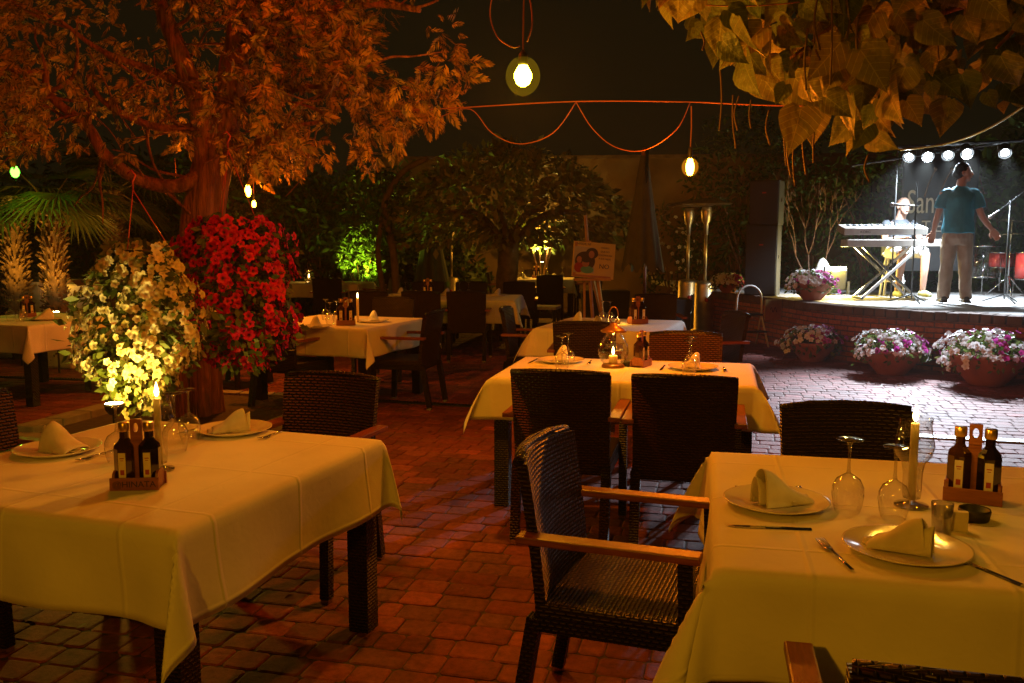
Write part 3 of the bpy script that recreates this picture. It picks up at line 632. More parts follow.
for x, y, a, l in ((-.56, 11.3, -3, 'dark woven armchair at the near side of the long table, rightmost'), (-1.13, 11.36, -4, 'dark woven armchair at the near side of the long table, second from the right'),
                   (-1.78, 11.45, -8, 'dark woven armchair at the near side of the long table, leftmost'), (.1, 13.35, 178, 'brownish woven armchair behind the long table, by the tree trunk'),
                   (-.62, 13.4, 182, 'woven armchair at the far side of the long table, middle'), (-1.3, 13.45, 180, 'woven armchair at the far side of the long table, leftmost'),
                   (.7, 16.6, 0, 'dark woven armchair with its back to the camera before the brightly lit far table'), (1.55, 18.0, 80, 'dark woven armchair right of the brightly lit far table'),
                   (.5, 19.2, 178, 'dark woven armchair behind the brightly lit far table'), (-.2, 17.9, -90, 'dark woven armchair left of the brightly lit far table, behind the tree trunk'),
                   (-3.15, 15.2, 3, 'dark woven armchair with its back to the camera at the far back left table'), (-4.3, 15.3, 0, 'dark woven armchair at the far back left table, nearly behind the red flowers'),
                   (-2.4, 16.2, 70, 'dark woven armchair turned sideways right of the far back left table'), (-2.75, 17.6, 175, 'green-lit woven armchair behind the far back left table'),
                   (1.7, 10.2, 178, 'dark woven armchair behind the table by the easel, near the heaters'),
                   (-4.0, 9.0, 75, 'dark woven armchair between the far left table and the white hanging flowers'), (-5.4, 8.3, -30, 'dark woven armchair at the near side of the far left table')):
    chair((x, y), a, l, CG)

# ---------------------------------------------------------------- tableware
def plate_b():
    o = empty('plate'); f = MB(); f.lathe([(.0001, .004), (.088, .004), (.096, .006), (.145, .019), (.15, .0205), (.15, .0185), (.10, .001), (.0001, 0)], n=48, caps=False); f.build('dish', 'ceramic', o, True)
    return o
def plate_b():
    f = MB(); f.lathe([(.0001, .004), (.088, .004), (.096, .007), (.145, .020), (.15, .0215), (.15, .0195), (.10, .001), (.0001, 0)], n=48, caps=False); return f.build('plate', 'ceramic', None, True)
def napkin_b(kind=0):
    V = []; Fc = []; nu, nv = 22, 22
    for i in range(nu+1):
        u = i/nu
        for j in range(nv+1):
            v = j/nv; th = math.pi*(v*1.12-.06)
            wv = .030+.026*u; h = .088*(1-u)**.8+.010+.006*math.sin(u*7); lean = .02*(1-u)
            x = -.06+.15*u+.02*(1-u)*math.sin(th); y = wv*math.cos(th)*(1+.15*math.sin(th))+lean*math.sin(th); z = .004+h*max(0, math.sin(th))**.8
            V.append((x+.002*math.sin(14*v+4*u), y, z))
    for i in range(nu):
        for j in range(nv): a = i*(nv+1)+j; Fc.append((a, a+1, a+nv+2, a+nv+1))
    b0 = len(V); nu2 = 12                                   # inner wrap, a second layer rolled through the first
    for i in range(nu2+1):
        u = i/nu2
        for j in range(nv+1):
            v = j/nv; th = math.pi*v; wv = .020+.010*u; h = .074*(1-u)**.6+.006
            V.append((-.068+.09*u, wv*math.cos(th)+.012, .005+h*math.sin(th)))
    for i in range(nu2):
        for j in range(nv): a = b0+i*(nv+1)+j; Fc.append((a, a+1, a+nv+2, a+nv+1))
    b1 = len(V)                                             # flat tongue of cloth lying on the plate
    for i in range(9):
        for j in range(9):
            x, y = .02+.09*i/8, (-.05+.1*j/8)*(1-.5*i/8); V.append((x, y, .008+.006*math.sin(j*1.1+i*.4)+.004*(8-i)/8))
    for i in range(8):
        for j in range(8): a = b1+i*9+j; Fc.append((a, a+1, a+10, a+9))
    me = bpy.data.meshes.new('napkin'); me.from_pydata(V, [], Fc); me.update(); boxuv(me); o = finish('napkin', me, 'napkin', None, True)
    m = o.modifiers.new('s', 'SOLIDIFY'); m.thickness = .0022; return o
def wineglass_b():
    o = empty('wine_glass')
    f = MB(); f.lathe([(.031, 0), (.0325, .002), (.038, .02), (.0425, .05), (.041, .072), (.031, .093), (.015, .104), (.006, .110)], n=32, caps=False); f.build('bowl', 'glass', o, True)
    f = MB(); f.lathe([(.0065, .109), (.0042, .125), (.0038, .16), (.0045, .185), (.0075, .195)], n=12, caps=False); f.build('stem', 'thickglass', o, True)
    f = MB(); f.lathe([(.0075, .195), (.02, .199), (.034, .2015), (.036, .2025), (.034, .2035), (.0001, .2045)], n=32, caps=False); f.build('foot', 'thickglass', o, True)
    return o
def tumbler_b():
    f = MB(); f.lathe([(.0001, .008), (.021, .008), (.0255, .085), (.0275, .085), (.0225, .002), (.0001, 0)], n=28, caps=False); return f.build('tumbler', 'thickglass', None, True)
def fork_b():
    f = MB(); f.add([(-.004, -.1, .003), (.004, -.1, .003), (.003, .02, .006), (-.003, .02, .006), (-.004, -.1, .0055), (.004, -.1, .0055), (.003, .02, .0085), (-.003, .02, .0085)], [(0, 1, 2, 3), (7, 6, 5, 4), (0, 4, 5, 1), (1, 5, 6, 2), (2, 6, 7, 3), (3, 7, 4, 0)])
    f.add([(-.003, .02, .0085), (.003, .02, .0085), (.012, .045, .005), (.012, .06, .004), (-.012, .06, .004), (-.012, .045, .005)], [(0, 1, 2, 3, 4, 5)])
    for k in range(4): x = -.0105+.007*k; f.tube([(x, .058, .005), (x, .08, .006), (x*.95, .1, .010)], .0016, 5)
    o = f.build('fork', 'chrome', None, True); m = o.modifiers.new('s', 'SOLIDIFY'); m.thickness = .0012; return o
def knife_b():
    f = MB(); f.prism([(-.006, .0), (.006, 0), (.005, .004), (-.005, .004)], -.11, .01); f.prism([(-.008, .001), (.008, .001), (.008, .0026), (-.008, .0026)], .01, .09)
    f.add([(-.008, .09, .001), (.008, .09, .001), (.008, .09, .0026), (-.008, .09, .0026), (.006, .118, .0015)], [(0, 1, 4), (3, 4, 2), (0, 4, 3), (1, 2, 4)])
    return f.build('knife', 'chrome', None, False)
def bottle_b(m):
    def fn():
        o = empty('oil_bottle')
        f = MB(); f.X = Matrix.Rotation(R(22.5), 4, 'Z'); f.lathe([(.0001, 0), (.031, 0), (.033, .004), (.033, .118), (.031, .128), (.018, .142), (.014, .15), (.0135, .178)], n=8, caps=False); f.build('bottle_body', m, o, False, bevel=0)
        f = MB(); f.lathe([(.0155, .172), (.0165, .174), (.0165, .198), (.015, .2), (.0001, .2)], n=20, caps=False); f.build('cap', 'gold', o, True)
        f = MB(); f.box((0, -.0312, .065), (.022, .001, .085)); l_ = f.build('bottle_label', 'paper', o)
        f = MB(); f.box((0, -.0319, .045), (.012, .0006, .016)).box((0, -.0319, .09), (.013, .0006, .003)).box((0, -.0319, .083), (.009, .0006, .002)); f.build('emblem', 'photo_red', l_)
        return o
    return fn
def caddy_b():
    """wooden cruet carrier: tray with scooped end boards, tall handle plank with an oval hole"""
    o = empty('cruet_caddy')
    f = MB(); f.box((0, 0, .005), (.14, .075, .01)); f.build('base', 'wood', o, bevel=.001)
    for s in (-1, 1): f = MB(); f.box((0, s*.040, .021), (.15, .008, .040)); f.build('side_board', 'wood', o, bevel=.0015)
    for s in (-1, 1):
        f = MB(); out = [(-.036, 0), (.036, 0), (.036, .035), (.03, .05), (.018, .057), (0, .058), (-.018, .057), (-.03, .05), (-.036, .035)]
        f.X = Matrix.Translation((s*.066, 0, .002)) @ Matrix.Rotation(R(90), 4, 'Z'); f.prism(out, -.004, .004); f.build('end_board', 'wood', o)
    f = MB(); k = 16; out = []; hole = []
    for i in range(k):
        a = 2*math.pi*i/k; x, z = math.cos(a), math.sin(a)
        out.append((.017*(1 if x > .2 else -1 if x < -.2 else x*4), .2+.022*z)) if z >= 0 else out.append((.017*(1 if x > .2 else -1 if x < -.2 else x*4), .17+.01*z))
        hole.append((.008*x, .195+.015*z))
    f.prism(out, -.006, .006, hole); f.box((0, 0, .085), (.034, .012, .155)); f.X = Matrix(); f.build('handle', 'wood', o)
    return o
def candle_b(h, r):
    def fn():
        o = empty('candle')
        f = MB(); f.lathe([(.0001, 0), (r, 0), (r, h-.002), (r*.9, h), (r*.5, h-.003), (.0001, h-.004)], n=20, caps=False); f.build('wax', 'wax', o, True)
        f = MB(); f.tube([(0, 0, h-.005), (.001, 0, h+.012)], .001, 5); f.build('wick', 'black', o)
        f = MB(); f.lathe([(.0001, h+.004), (.0055, h+.011), (.008, h+.020), (.0052, h+.036), (.0001, h+.056)], n=12, caps=False); f.build('flame', 'flame', o, True)
        lamp_light('candle_light', o, (0, 0, h+.07), 'POINT', 1.6, (1, .45, .04), .012); return o
    return fn
def hurricane_b():
    f = MB(); f.lathe([(.0001, .004), (.045, .004), (.046, .0), (.047, .006), (.012, .014), (.010, .02), (.024, .026), (.026, .05), (.027, .10), (.032, .13), (.048, .15), (.056, .18), (.050, .215), (.045, .24), (.048, .262)], n=36, caps=False)
    return f.build('hurricane_glass', 'thickglass', None, True)
def lantern_b():
    o = empty('glass_lantern')
    f = MB(); f.lathe([(.0001, 0), (.055, 0), (.057, .008), (.05, .016), (.0001, .016)], n=28, caps=False); f.build('base', 'lantern', o, True)
    f = MB(); f.lathe([(.045, .016), (.06, .03), (.073, .065), (.075, .085), (.068, .115), (.05, .145), (.038, .16), (.035, .175)], n=36, caps=False); f.build('globe', 'glass', o, True)
    f = MB(); f.lathe([(.036, .17), (.062, .172), (.064, .18), (.045, .19), (.02, .205), (.018, .215), (.0001, .22)], n=28, caps=False); f.build('lid', 'lantern', o, True)
    f = MB(); pts = [(.022*math.cos(a)*1.0, 0, .255+.04*math.sin(a)) for a in np.linspace(-.5*math.pi+.4, 1.5*math.pi-.4, 14)]; f.tube(pts, .003, 6); f.build('ring_handle', 'lantern', o, True)
    return o
def ashtray_b():
    f = MB(); f.lathe([(.0001, .006), (.028, .006), (.033, .028), (.038, .032), (.040, .026), (.035, .002), (.0001, 0)], n=24, caps=False); return f.build('ashtray', 'black', None, True)
def matchbox_b():
    f = MB(); f.box((0, 0, .02), (.045, .014, .04)); o = f.build('sugar_packet', 'paper', None); return o
def wl(key, lab): return lab
GP = 'dinner plates on the tables'; GN = 'folded napkins on the plates'; GG = 'upturned wine glasses on the tables'; GC = 'cutlery beside the plates'
def setting(p, rz, where, side=0, near=True, cut=True, nrz=None):
    put('plate', plate_b, p, rz, 'white dinner plate %s' % where, 'plate', GP)
    put('napkin', napkin_b, p+Vector((0, 0, .004)), rz+(nrz if nrz is not None else 1.9+random.uniform(-.8, .8)), 'folded white napkin on the plate %s' % where, 'napkin', GN, random.uniform(.92, 1.1))
    if cut:
        a = rz; ux = Vector((math.cos(a), math.sin(a), 0)); uy = Vector((-math.sin(a), math.cos(a), 0))
        put('fork', fork_b, p-ux*.185-uy*.005, rz+.05, 'steel fork beside the plate %s' % where, 'fork', GC)
        put('knife', knife_b, p+ux*.18-uy*.005, rz-.06, 'steel knife beside the plate %s' % where, 'knife', GC)
def glass(p, where, s=1): put('wine_glass', wineglass_b, p, 0, 'wine glass standing upside down %s' % where, 'wine glass', GG, s)
TEXTED = []
def caddy(p, rz, where, s=1, text=False):
    c = put('caddy', caddy_b, p, rz, 'wooden cruet caddy with a tall handle %s' % where, 'cruet caddy', 'wooden cruet caddies', s)
    ux = Vector((math.cos(rz), math.sin(rz), 0))
    put('oil', bottle_b('oil'), p-ux*.038*s+Vector((0, 0, .011)), rz, 'oil bottle left of the caddy handle %s' % where, 'bottle', 'oil and vinegar bottles in the caddies', s)
    put('vinegar', bottle_b('vinegar'), p+ux*.038*s+Vector((0, 0, .011)), rz, 'dark vinegar bottle right of the caddy handle %s' % where, 'bottle', 'oil and vinegar bottles in the caddies', s)
    if text: TEXTED.append(c)
    return c
def tabp(px, py): p = G(px, py, .7545); return p
# table A (left foreground)
caddy(tabp(139, 487), R(5), 'on the left foreground table', .98, True)
setting(tabp(234, 432), R(180-19.6), 'on the left foreground table, right one', nrz=.7)
setting(tabp(58, 452), R(180-19.6), 'on the left foreground table, left one', nrz=3.14)
glass(tabp(118, 462), 'left of the caddy on the left foreground table'); glass(tabp(176, 452), 'right of the caddy on the left foreground table', 1.08)
glass(tabp(190, 440), 'beside the right plate on the left foreground table, farther back', .98)
p = tabp(160, 470); put('hurricane', hurricane_b, p, 0, 'clear hurricane glass around a candle on the left foreground table', 'candle glass', 'hurricane candle glasses')
put('tall_candle', candle_b(.225, .0115), p+Vector((0, 0, .02)), 0, 'tall thin lit candle on the left foreground table', 'candle', 'tall lit candles')
# table B (right foreground)
setting(tabp(776, 505), R(-90-12.5), 'on the right foreground table, at the left seat', nrz=2.2, cut=False)
setting(tabp(906, 552), R(-12.5), 'on the right foreground table, at the near seat', nrz=2.7, cut=False)
put('fork', fork_b, tabp(835, 556), R(2), 'steel fork left of the near plate on the right foreground table', 'fork', GC)
put('knife', knife_b, tabp(981, 569), R(20), 'steel knife right of the near plate on the right foreground table', 'knife', GC)
put('knife', knife_b, tabp(769, 528), R(82), 'steel knife in front of the left plate on the right foreground table', 'knife', GC)
put('fork', fork_b, tabp(768, 489), R(-98), 'steel fork behind the left plate on the right foreground table', 'fork', GC)
glass(tabp(847, 512), 'leftmost on the right foreground table', 1.04); glass(tabp(893, 518), 'beside the candle on the right foreground table', 1.0)
p = tabp(911, 506); put('hurricane', hurricane_b, p, 0, 'clear hurricane glass around a candle on the right foreground table', 'candle glass', 'hurricane candle glasses')
put('tall_candle', candle_b(.225, .0115), p+Vector((0, 0, .02)), 0, 'tall thin lit candle on the right foreground table', 'candle', 'tall lit candles')
tag(put('tumbler', tumbler_b, tabp(941, 534), 0), 'small clear tumbler on the right foreground table', 'tumbler')
tag(put('packet', matchbox_b, tabp(955, 530), R(-20), scale=1.3), 'small paper packet behind the tumbler on the right foreground table', 'packet')
tag(put('ashtray', ashtray_b, tabp(974, 520), 0, scale=1.05), 'black ashtray in front of the caddy on the right foreground table', 'ashtray')
caddy(tabp(972, 500), R(-28), 'on the right foreground table', 1.04)
# table C
setting(tabp(561, 362), R(180-13), 'on the centre table, left one'); setting(tabp(693, 369), R(180-13), 'on the centre table, right one')
glass(tabp(562, 370), 'on the centre table at the left, nearer one'); glass(tabp(568, 366), 'on the centre table at the left, farther one')
glass(tabp(689, 376), 'on the centre table at the right, nearer one'); glass(tabp(691, 371), 'on the centre table at the right, farther one')
p = tabp(613, 367); tag(put('lantern', lantern_b, p, 0, scale=1.25), 'round glass lantern with metal lid on the centre table', 'lantern')
put('pillar', candle_b(.05, .027), p+Vector((0, 0, .021)), 0, 'short thick lit candle inside the round lantern on the centre table', 'candle', 'short lit candles')
caddy(tabp(641, 366), R(60), 'on the centre table')
tag(put('ashtray', ashtray_b, tabp(627, 366), 0), 'black ashtray beside the lantern on the centre table', 'ashtray')
# table D
setting(T('D', -.33, -.02), R(160), 'on the table by the easel, left one', cut=False); setting(T('D', -.05, -.32), R(20), 'on the table by the easel, near one', cut=False)
glass(T('D', -.12, .12), 'on the table by the easel, left one'); glass(T('D', -.04, .08), 'on the table by the easel, right one')
put('pillar', candle_b(.05, .027), T('D', .05, .02), 0, 'short lit candle on the table by the easel', 'candle', 'short lit candles', .8)
caddy(T('D', .22, .1), R(20), 'on the table by the easel', 1.15)
# table E
setting(tabp(315, 328), R(160), 'on the candlelit table behind the red flowers, left one', cut=False); setting(tabp(373, 322), R(160), 'on the candlelit table behind the red flowers, right one', cut=False)
glass(tabp(330, 324), 'on the candlelit table, nearer one'); glass(tabp(337, 322), 'on the candlelit table, middle one'); glass(tabp(326, 320), 'on the candlelit table, farther one')
caddy(tabp(346, 325), R(10), 'on the candlelit table behind the red flowers', 1.15)
put('tall_candle', candle_b(.225, .0115), tabp(358, 322), 0, 'tall lit candle on the table behind the red flowers', 'candle', 'tall lit candles', 1.0)
# table F
setting(T('F', .25, -.1), R(70), 'on the far left table, right one', cut=False); glass(T('F', -.02, -.25), 'on the far left table, leftmost'); glass(T('F', .08, -.2), 'on the far left table, middle one'); glass(T('F', .16, -.3), 'on the far left table, rightmost')
caddy(T('F', -.2, .1), R(40), 'on the far left table', 1.0)
# tables G H I
for i, (u, nm) in enumerate(((-.85, 'leftmost'), (-.2, 'middle'), (.45, 'right'))):
    setting(T('G', u, -.35), R(0), 'on the near side of the long table, %s' % nm, cut=False)
for i, (u, nm) in enumerate(((-.6, 'left'), (.05, 'middle'), (.78, 'right'))):
    setting(T('G', u, .35), R(180), 'on the far side of the long table, %s' % nm, cut=False)
for u, v, nm in ((-.45, 0, 'far left'), (-.36, -.06, 'left'), (.3, 0, 'right'), (.42, .05, 'far right')): glass(T('G', u, v), 'on the long table, %s of four' % nm)
caddy(T('G', -.14, 0), R(5), 'on the long table', 1.15)
for u, v, nm in ((-.5, -.25, 'left'), (.1, -.25, 'middle'), (.6, -.2, 'right')): setting(T('H', u, v), 0, 'on the far back left table, %s one' % nm, cut=False)
for u, nm in ((-.42, 'left'), (.3, 'right')): glass(T('H', u, .05), 'on the far back left table, %s one' % nm)
p = T('H', -.1, .05); put('lantern', lantern_b, p, 0, 'small round lantern on the far back left table', 'lantern', None, 1.3); put('pillar', candle_b(.05, .027), p+Vector((0, 0, .021)), 0, 'short thick lit candle in the far back left lantern', 'candle', 'short lit candles', 1.3)
for u, v, nm in ((-.35, -.2, 'left'), (.25, -.2, 'right')): setting(T('I', u, v), 0, 'on the brightly lit far table, %s one' % nm, cut=False)
for u, nm in ((-.5, 'leftmost'), (-.42, 'second'), (.1, 'third'), (.42, 'rightmost')): glass(T('I', u, .1), 'on the brightly lit far table, %s' % nm, 1.1)
caddy(T('I', -.12, .05), 0, 'on the brightly lit far table', 1.2)

for c in TEXTED: text_mesh('@HINATA', .027, 'ink', c, 'lettering', .0006, (0, -.0448, .012), sx=1.05)
# ---------------------------------------------------------------- red-barked conifer
def catmull(P, n=6):
    P = [Vector(p) for p in P]; out = []
    for i in range(len(P)-1):
        p0, p1, p2, p3 = P[max(i-1, 0)], P[i], P[i+1], P[min(i+2, len(P)-1)]
        for t in np.linspace(0, 1, n+1)[:-1]: out.append(.5*((2*p1)+(p2-p0)*t+(2*p0-5*p1+4*p2-p3)*t*t+(3*p1-p0-3*p2+p3)*t*t*t))
    out.append(P[-1]); return out
def limb(f, pts, r0, r1, n=10, wob=.0):
    P = catmull(pts); k = len(P); f.tube([p+Vector((random.uniform(-1, 1), random.uniform(-1, 1), 0))*wob for p in P], [r0+(r1-r0)*i/(k-1) for i in range(k)], n); return P
tb = G(198, 418); TY = tb.y
tree = empty('conifer_tree', (tb.x, tb.y, 0), 0, 'big conifer with red bark and drooping feathery sprays, filling the upper left', 'tree')
off = Vector((tb.x, tb.y, 0)); f = MB(); f.X = Matrix.Translation(-off); skel = []
trunk = catmull([(tb.x-.02, TY, -.05), D(197, 380, TY), D(196, 310, TY), D(202, 230, TY), D(210, 180, TY+.02), D(222, 140, TY)])
kk = len(trunk); V = []; Fc = []; nseg = 26
for i, p in enumerate(trunk):
    r = .19-.045*i/(kk-1)+.05*math.exp(-i/1.6)
    for j in range(nseg):
        a = 2*math.pi*j/nseg; rr = r*(1+.10*math.sin(a*5+i*.1)+.09*abs(math.sin(a*6.5-i*.12))+.05*noise.noise(Vector((math.cos(a)*2, math.sin(a)*2, i*.25))))
        V.append((p.x+rr*math.cos(a), p.y+rr*math.sin(a), p.z))
for i in range(kk-1):
    for j in range(nseg): Fc.append((i*nseg+j, i*nseg+(j+1) % nseg, (i+1)*nseg+(j+1) % nseg, (i+1)*nseg+j))
f.add(V, Fc)
base = trunk[-1]; lows = D(205, 170, TY)
limbs = [([lows, D(200, 110, TY-.1), D(182, 60, TY-.2), D(160, 0, TY-.2), D(150, -60, TY-.1)], .10, .05),
         ([base, D(232, 90, TY), D(238, 40, TY), D(246, -20, TY), D(250, -80, TY)], .13, .07),
         ([D(232, 75, TY), D(262, 30, TY-.2), D(310, 16, TY-.5), D(370, 4, TY-.9), D(420, 10, TY-1.1)], .06, .02),
         ([D(228, 110, TY), D(260, 95, TY-.3), D(300, 88, TY-.6), D(350, 88, TY-.9)], .05, .015),
         ([lows, D(178, 186, TY-.2), D(140, 180, TY-.4), D(105, 155, TY-.6), D(88, 127, TY-.6), D(60, 105, TY-.7), D(47, 90, TY-.6), D(46, 70, TY-.6)], .065, .022),
         ([D(190, 128, TY), D(160, 128, TY-.3), D(125, 115, TY-.5), D(100, 98, TY-.5), D(88, 75, TY-.5)], .04, .015),
         ([D(88, 127, TY-.6), D(90, 105, TY-.65), D(85, 90, TY-.7)], .022, .01), ([D(196, 90, TY), D(150, 70, TY-.3), D(100, 50, TY-.5), D(60, 20, TY-.6)], .04, .012),
         ([D(205, 150, TY), D(240, 150, TY-.3), D(290, 128, TY-.7), D(340, 120, TY-1)], .035, .012),
         ([D(240, 20, TY), D(290, -20, TY-.6), D(360, -40, TY-1)], .05, .02), ([D(350, 88, TY-.9), D(362, 60, TY-1), D(355, 40, TY-1), D(364, 25, TY-1)], .012, .006)]
for pts, r0, r1 in limbs: skel += limb(f, pts, r0, r1, 9)
for i in range(70):
    a = random.choice(skel); pts = [a]; d = Vector((random.uniform(-1, 1), random.uniform(-.8, .5), random.uniform(-.5, .5))).normalized()
    for k in range(4): pts.append(pts[-1]+d*random.uniform(.12, .25)); d = (d+Vector((random.uniform(-.5, .5), random.uniform(-.5, .5), random.uniform(-.5, .4)))).normalized()
    limb(f, pts, random.uniform(.008, .02), .004, 5)
f.build('trunk', 'bark', tree, True)
def conifer_crown():
    def low(px):   # lower outline of the crown in the picture, with an uneven hem
        xs = [-400, 0, 60, 130, 175, 215, 260, 300, 330, 352, 372, 382, 398, 415, 440, 455, 470, 490]
        ys = [165, 158, 145, 155, 140, 150, 172, 165, 148, 156, 172, 150, 142, 112, 112, 95, 76, 36]
        return np.interp(px, xs, ys)
    P = []; n = 0
    while len(P) < 8000:
        m_ = 6000; Q = np.stack([rng.uniform(-6.4, .1, m_), rng.uniform(TY-2.0, TY+1.5, m_), rng.uniform(1.8, 4.9, m_)], 1)
        px, py = proj(Q); lo = low(px); den = np.array([noise.noise(Vector(q)*1.5)+.6*noise.noise(Vector(q)*4.2) for q in Q])
        ax = 465-py*.02-120*np.clip((Q[:, 1]-(TY-1.2))/2.5, 0, 1)-np.where(py < 60, 10, 0)
        hem = lo+14*den
        holes = ((px > 380) & (py < 0)) 
        keep = (py < hem) & (py > -90) & (px < ax+25*den) & (den > .05) & (px > -150)
        # thinner where the photograph shows open branches
        thin = (px > 50) & (px < 250) & (py > 20) & (rng.random(m_) > .36); keep &= ~thin
        P += list(Q[keep])
    P = np.array(P[:8000]); n = len(P)
    out = P-np.array([tb.x, TY, 3.2]); out /= np.linalg.norm(out, axis=1, keepdims=True)
    Dr = out*.5+np.array([0, 0, -.45])+rdir(n)*.75; S = rng.uniform(.075, .17, n)
    S = np.where(P[:, 0] > -1.8, S*1.15, S)
    P2 = P-np.array([off.x, off.y, 0])
    scatter('crown', P2, Dr, rdir(n), S, SPRAY[0], SPRAY[1], 'conifer', tree)
conifer_crown()

# ---------------------------------------------------------------- catalpa, top right
ct = empty('catalpa_tree', (5.6, 5.2, 0), 0, 'large-leaved tree with long hanging pods reaching in from the upper right', 'tree')
def catalpa():
    f = MB(); f.X = Matrix.Translation((-5.6, -5.2, 0)); sk = []
    limb(f, [(5.6, 5.2, -.05), (5.5, 5.15, 1.2), (5.3, 5.1, 2.6), (4.6, 5.0, 3.6)], .22, .12, 12)
    for pts, a, b_ in (([(4.9, 5.0, 3.2), (4.0, 4.8, 3.3), (3.0, 4.6, 3.25), (2.0, 4.4, 3.0), (1.2, 4.3, 2.9)], .08, .012), ([(4.0, 4.8, 3.3), (3.0, 5.2, 3.0), (2.4, 5.3, 2.8)], .05, .01), ([(4.7, 5, 3.4), (3.6, 4.2, 3.4), (2.6, 3.9, 2.9), (2.0, 3.9, 2.7)], .05, .01),
                       ([(3.0, 4.6, 3.25), (2.6, 4.5, 2.7), (2.35, 4.4, 2.45)], .02, .007), ([(2.0, 4.4, 3.0), (1.6, 4.4, 2.6), (1.35, 4.4, 2.4)], .015, .006)):
        sk += limb(f, pts, a, b_, 8)
    f.build('trunk', 'bark', ct, True)
    # heart leaf, tip along +x, folded along the midrib and curled
    tv = []; tf = []; m_ = 9
    for i in range(m_):
        t = (0, .07, .18, .32, .47, .62, .77, .90, 1)[i]; hw = (.20, .37, .44, .43, .37, .27, .15, .055, .004)[i]
        x = t-.10*(1 if i == 0 else 0); dr = -.28*t*t
        tv += [(x-.06*(i < 3)*hw, hw, dr+.30*hw), (x, hw*.5, dr+.20*hw+.01), (t, 0, dr-.02), (x, -hw*.5, dr+.075*hw+.012), (x-.06*(i < 3)*hw, -hw, dr+.10*hw)]
    for i in range(m_-1):
        for j in range(4): a = i*5+j; tf.append((a, a+5, a+6, a+1))
    def low(px): return np.interp(px, [640, 668, 680, 715, 740, 770, 800, 840, 865, 885, 915, 940, 970, 1000, 1030, 1300], [-20, 8, 34, 34, 84, 92, 116, 130, 148, 126, 106, 112, 100, 106, 90, 95])
    P = []
    while len(P) < 900:
        q = np.array([random.uniform(.6, 5.2), random.uniform(3.8, 6.2), random.uniform(2.1, 3.8)]); px, py = proj(q)
        if py < low(px)-20*random.random()**2 and py > -120 and px > 650 and px < 1250 and noise.noise(Vector(q)*1.7) > -.35: P.append(q)
    # the leaves the photograph shows at the left tip, each at its place
    for px, py, Y in ((676, 8, 3.9), (705, 0, 4.0), (728, 32, 4.1), (742, 48, 4.2), (770, 60, 4.2), (748, 75, 4.4), (805, 25, 4.0), (795, 100, 4.4), (855, 55, 4.0), (880, 120, 4.3), (850, 118, 4.4), (930, 75, 4.4), (905, 90, 4.3)):
        P.append(np.array(D(px, py-22, Y)))
    P = np.array(P); n = len(P); Dr = np.array([0, -.15, -1.0])+rdir(n)*.75; N = np.array([-.85, -.8, -.05])+rdir(n)*.7
    S = rng.uniform(.085, .235, n); P2 = P-np.array([5.6, 5.2, 0]); scatter('crown', P2, Dr, N, S, tv, tf, 'catalpa', ct, True)
    for i, (px, y0, y1, Y) in enumerate(((720, 66, 130, 4.5), (733, 95, 148, 4.6), (739, 96, 130, 4.7), (751, 100, 128, 4.6), (769, 110, 145, 4.7), (783, 120, 165, 4.6), (788, 125, 178, 4.7), (796, 128, 186, 4.7), (802, 130, 175, 4.8), (814, 132, 163, 4.7), (868, 155, 182, 4.6), (701, 32, 50, 4.1),
                                      (808, 28, 90, 3.9), (818, -5, 50, 3.9), (858, 15, 75, 3.9), (832, 0, 85, 3.9), (815, 28, 60, 4.0), (850, 20, 60, 4.0), (940, 10, 60, 4.2))):
        f = MB(); f.X = Matrix.Translation((-5.6, -5.2, 0)); a, b_ = D(px, y0, Y), D(px+random.uniform(-2, 5), y1, Y); m2 = (a+b_)/2+Vector((random.uniform(-.02, .02), .02, 0)); f.tube(catmull([a, m2, b_], 5), [.0035, .006]+[.006]*8+[.002] if False else .0045, 6)
        f.build('pod', 'podmat', ct, True)
catalpa()

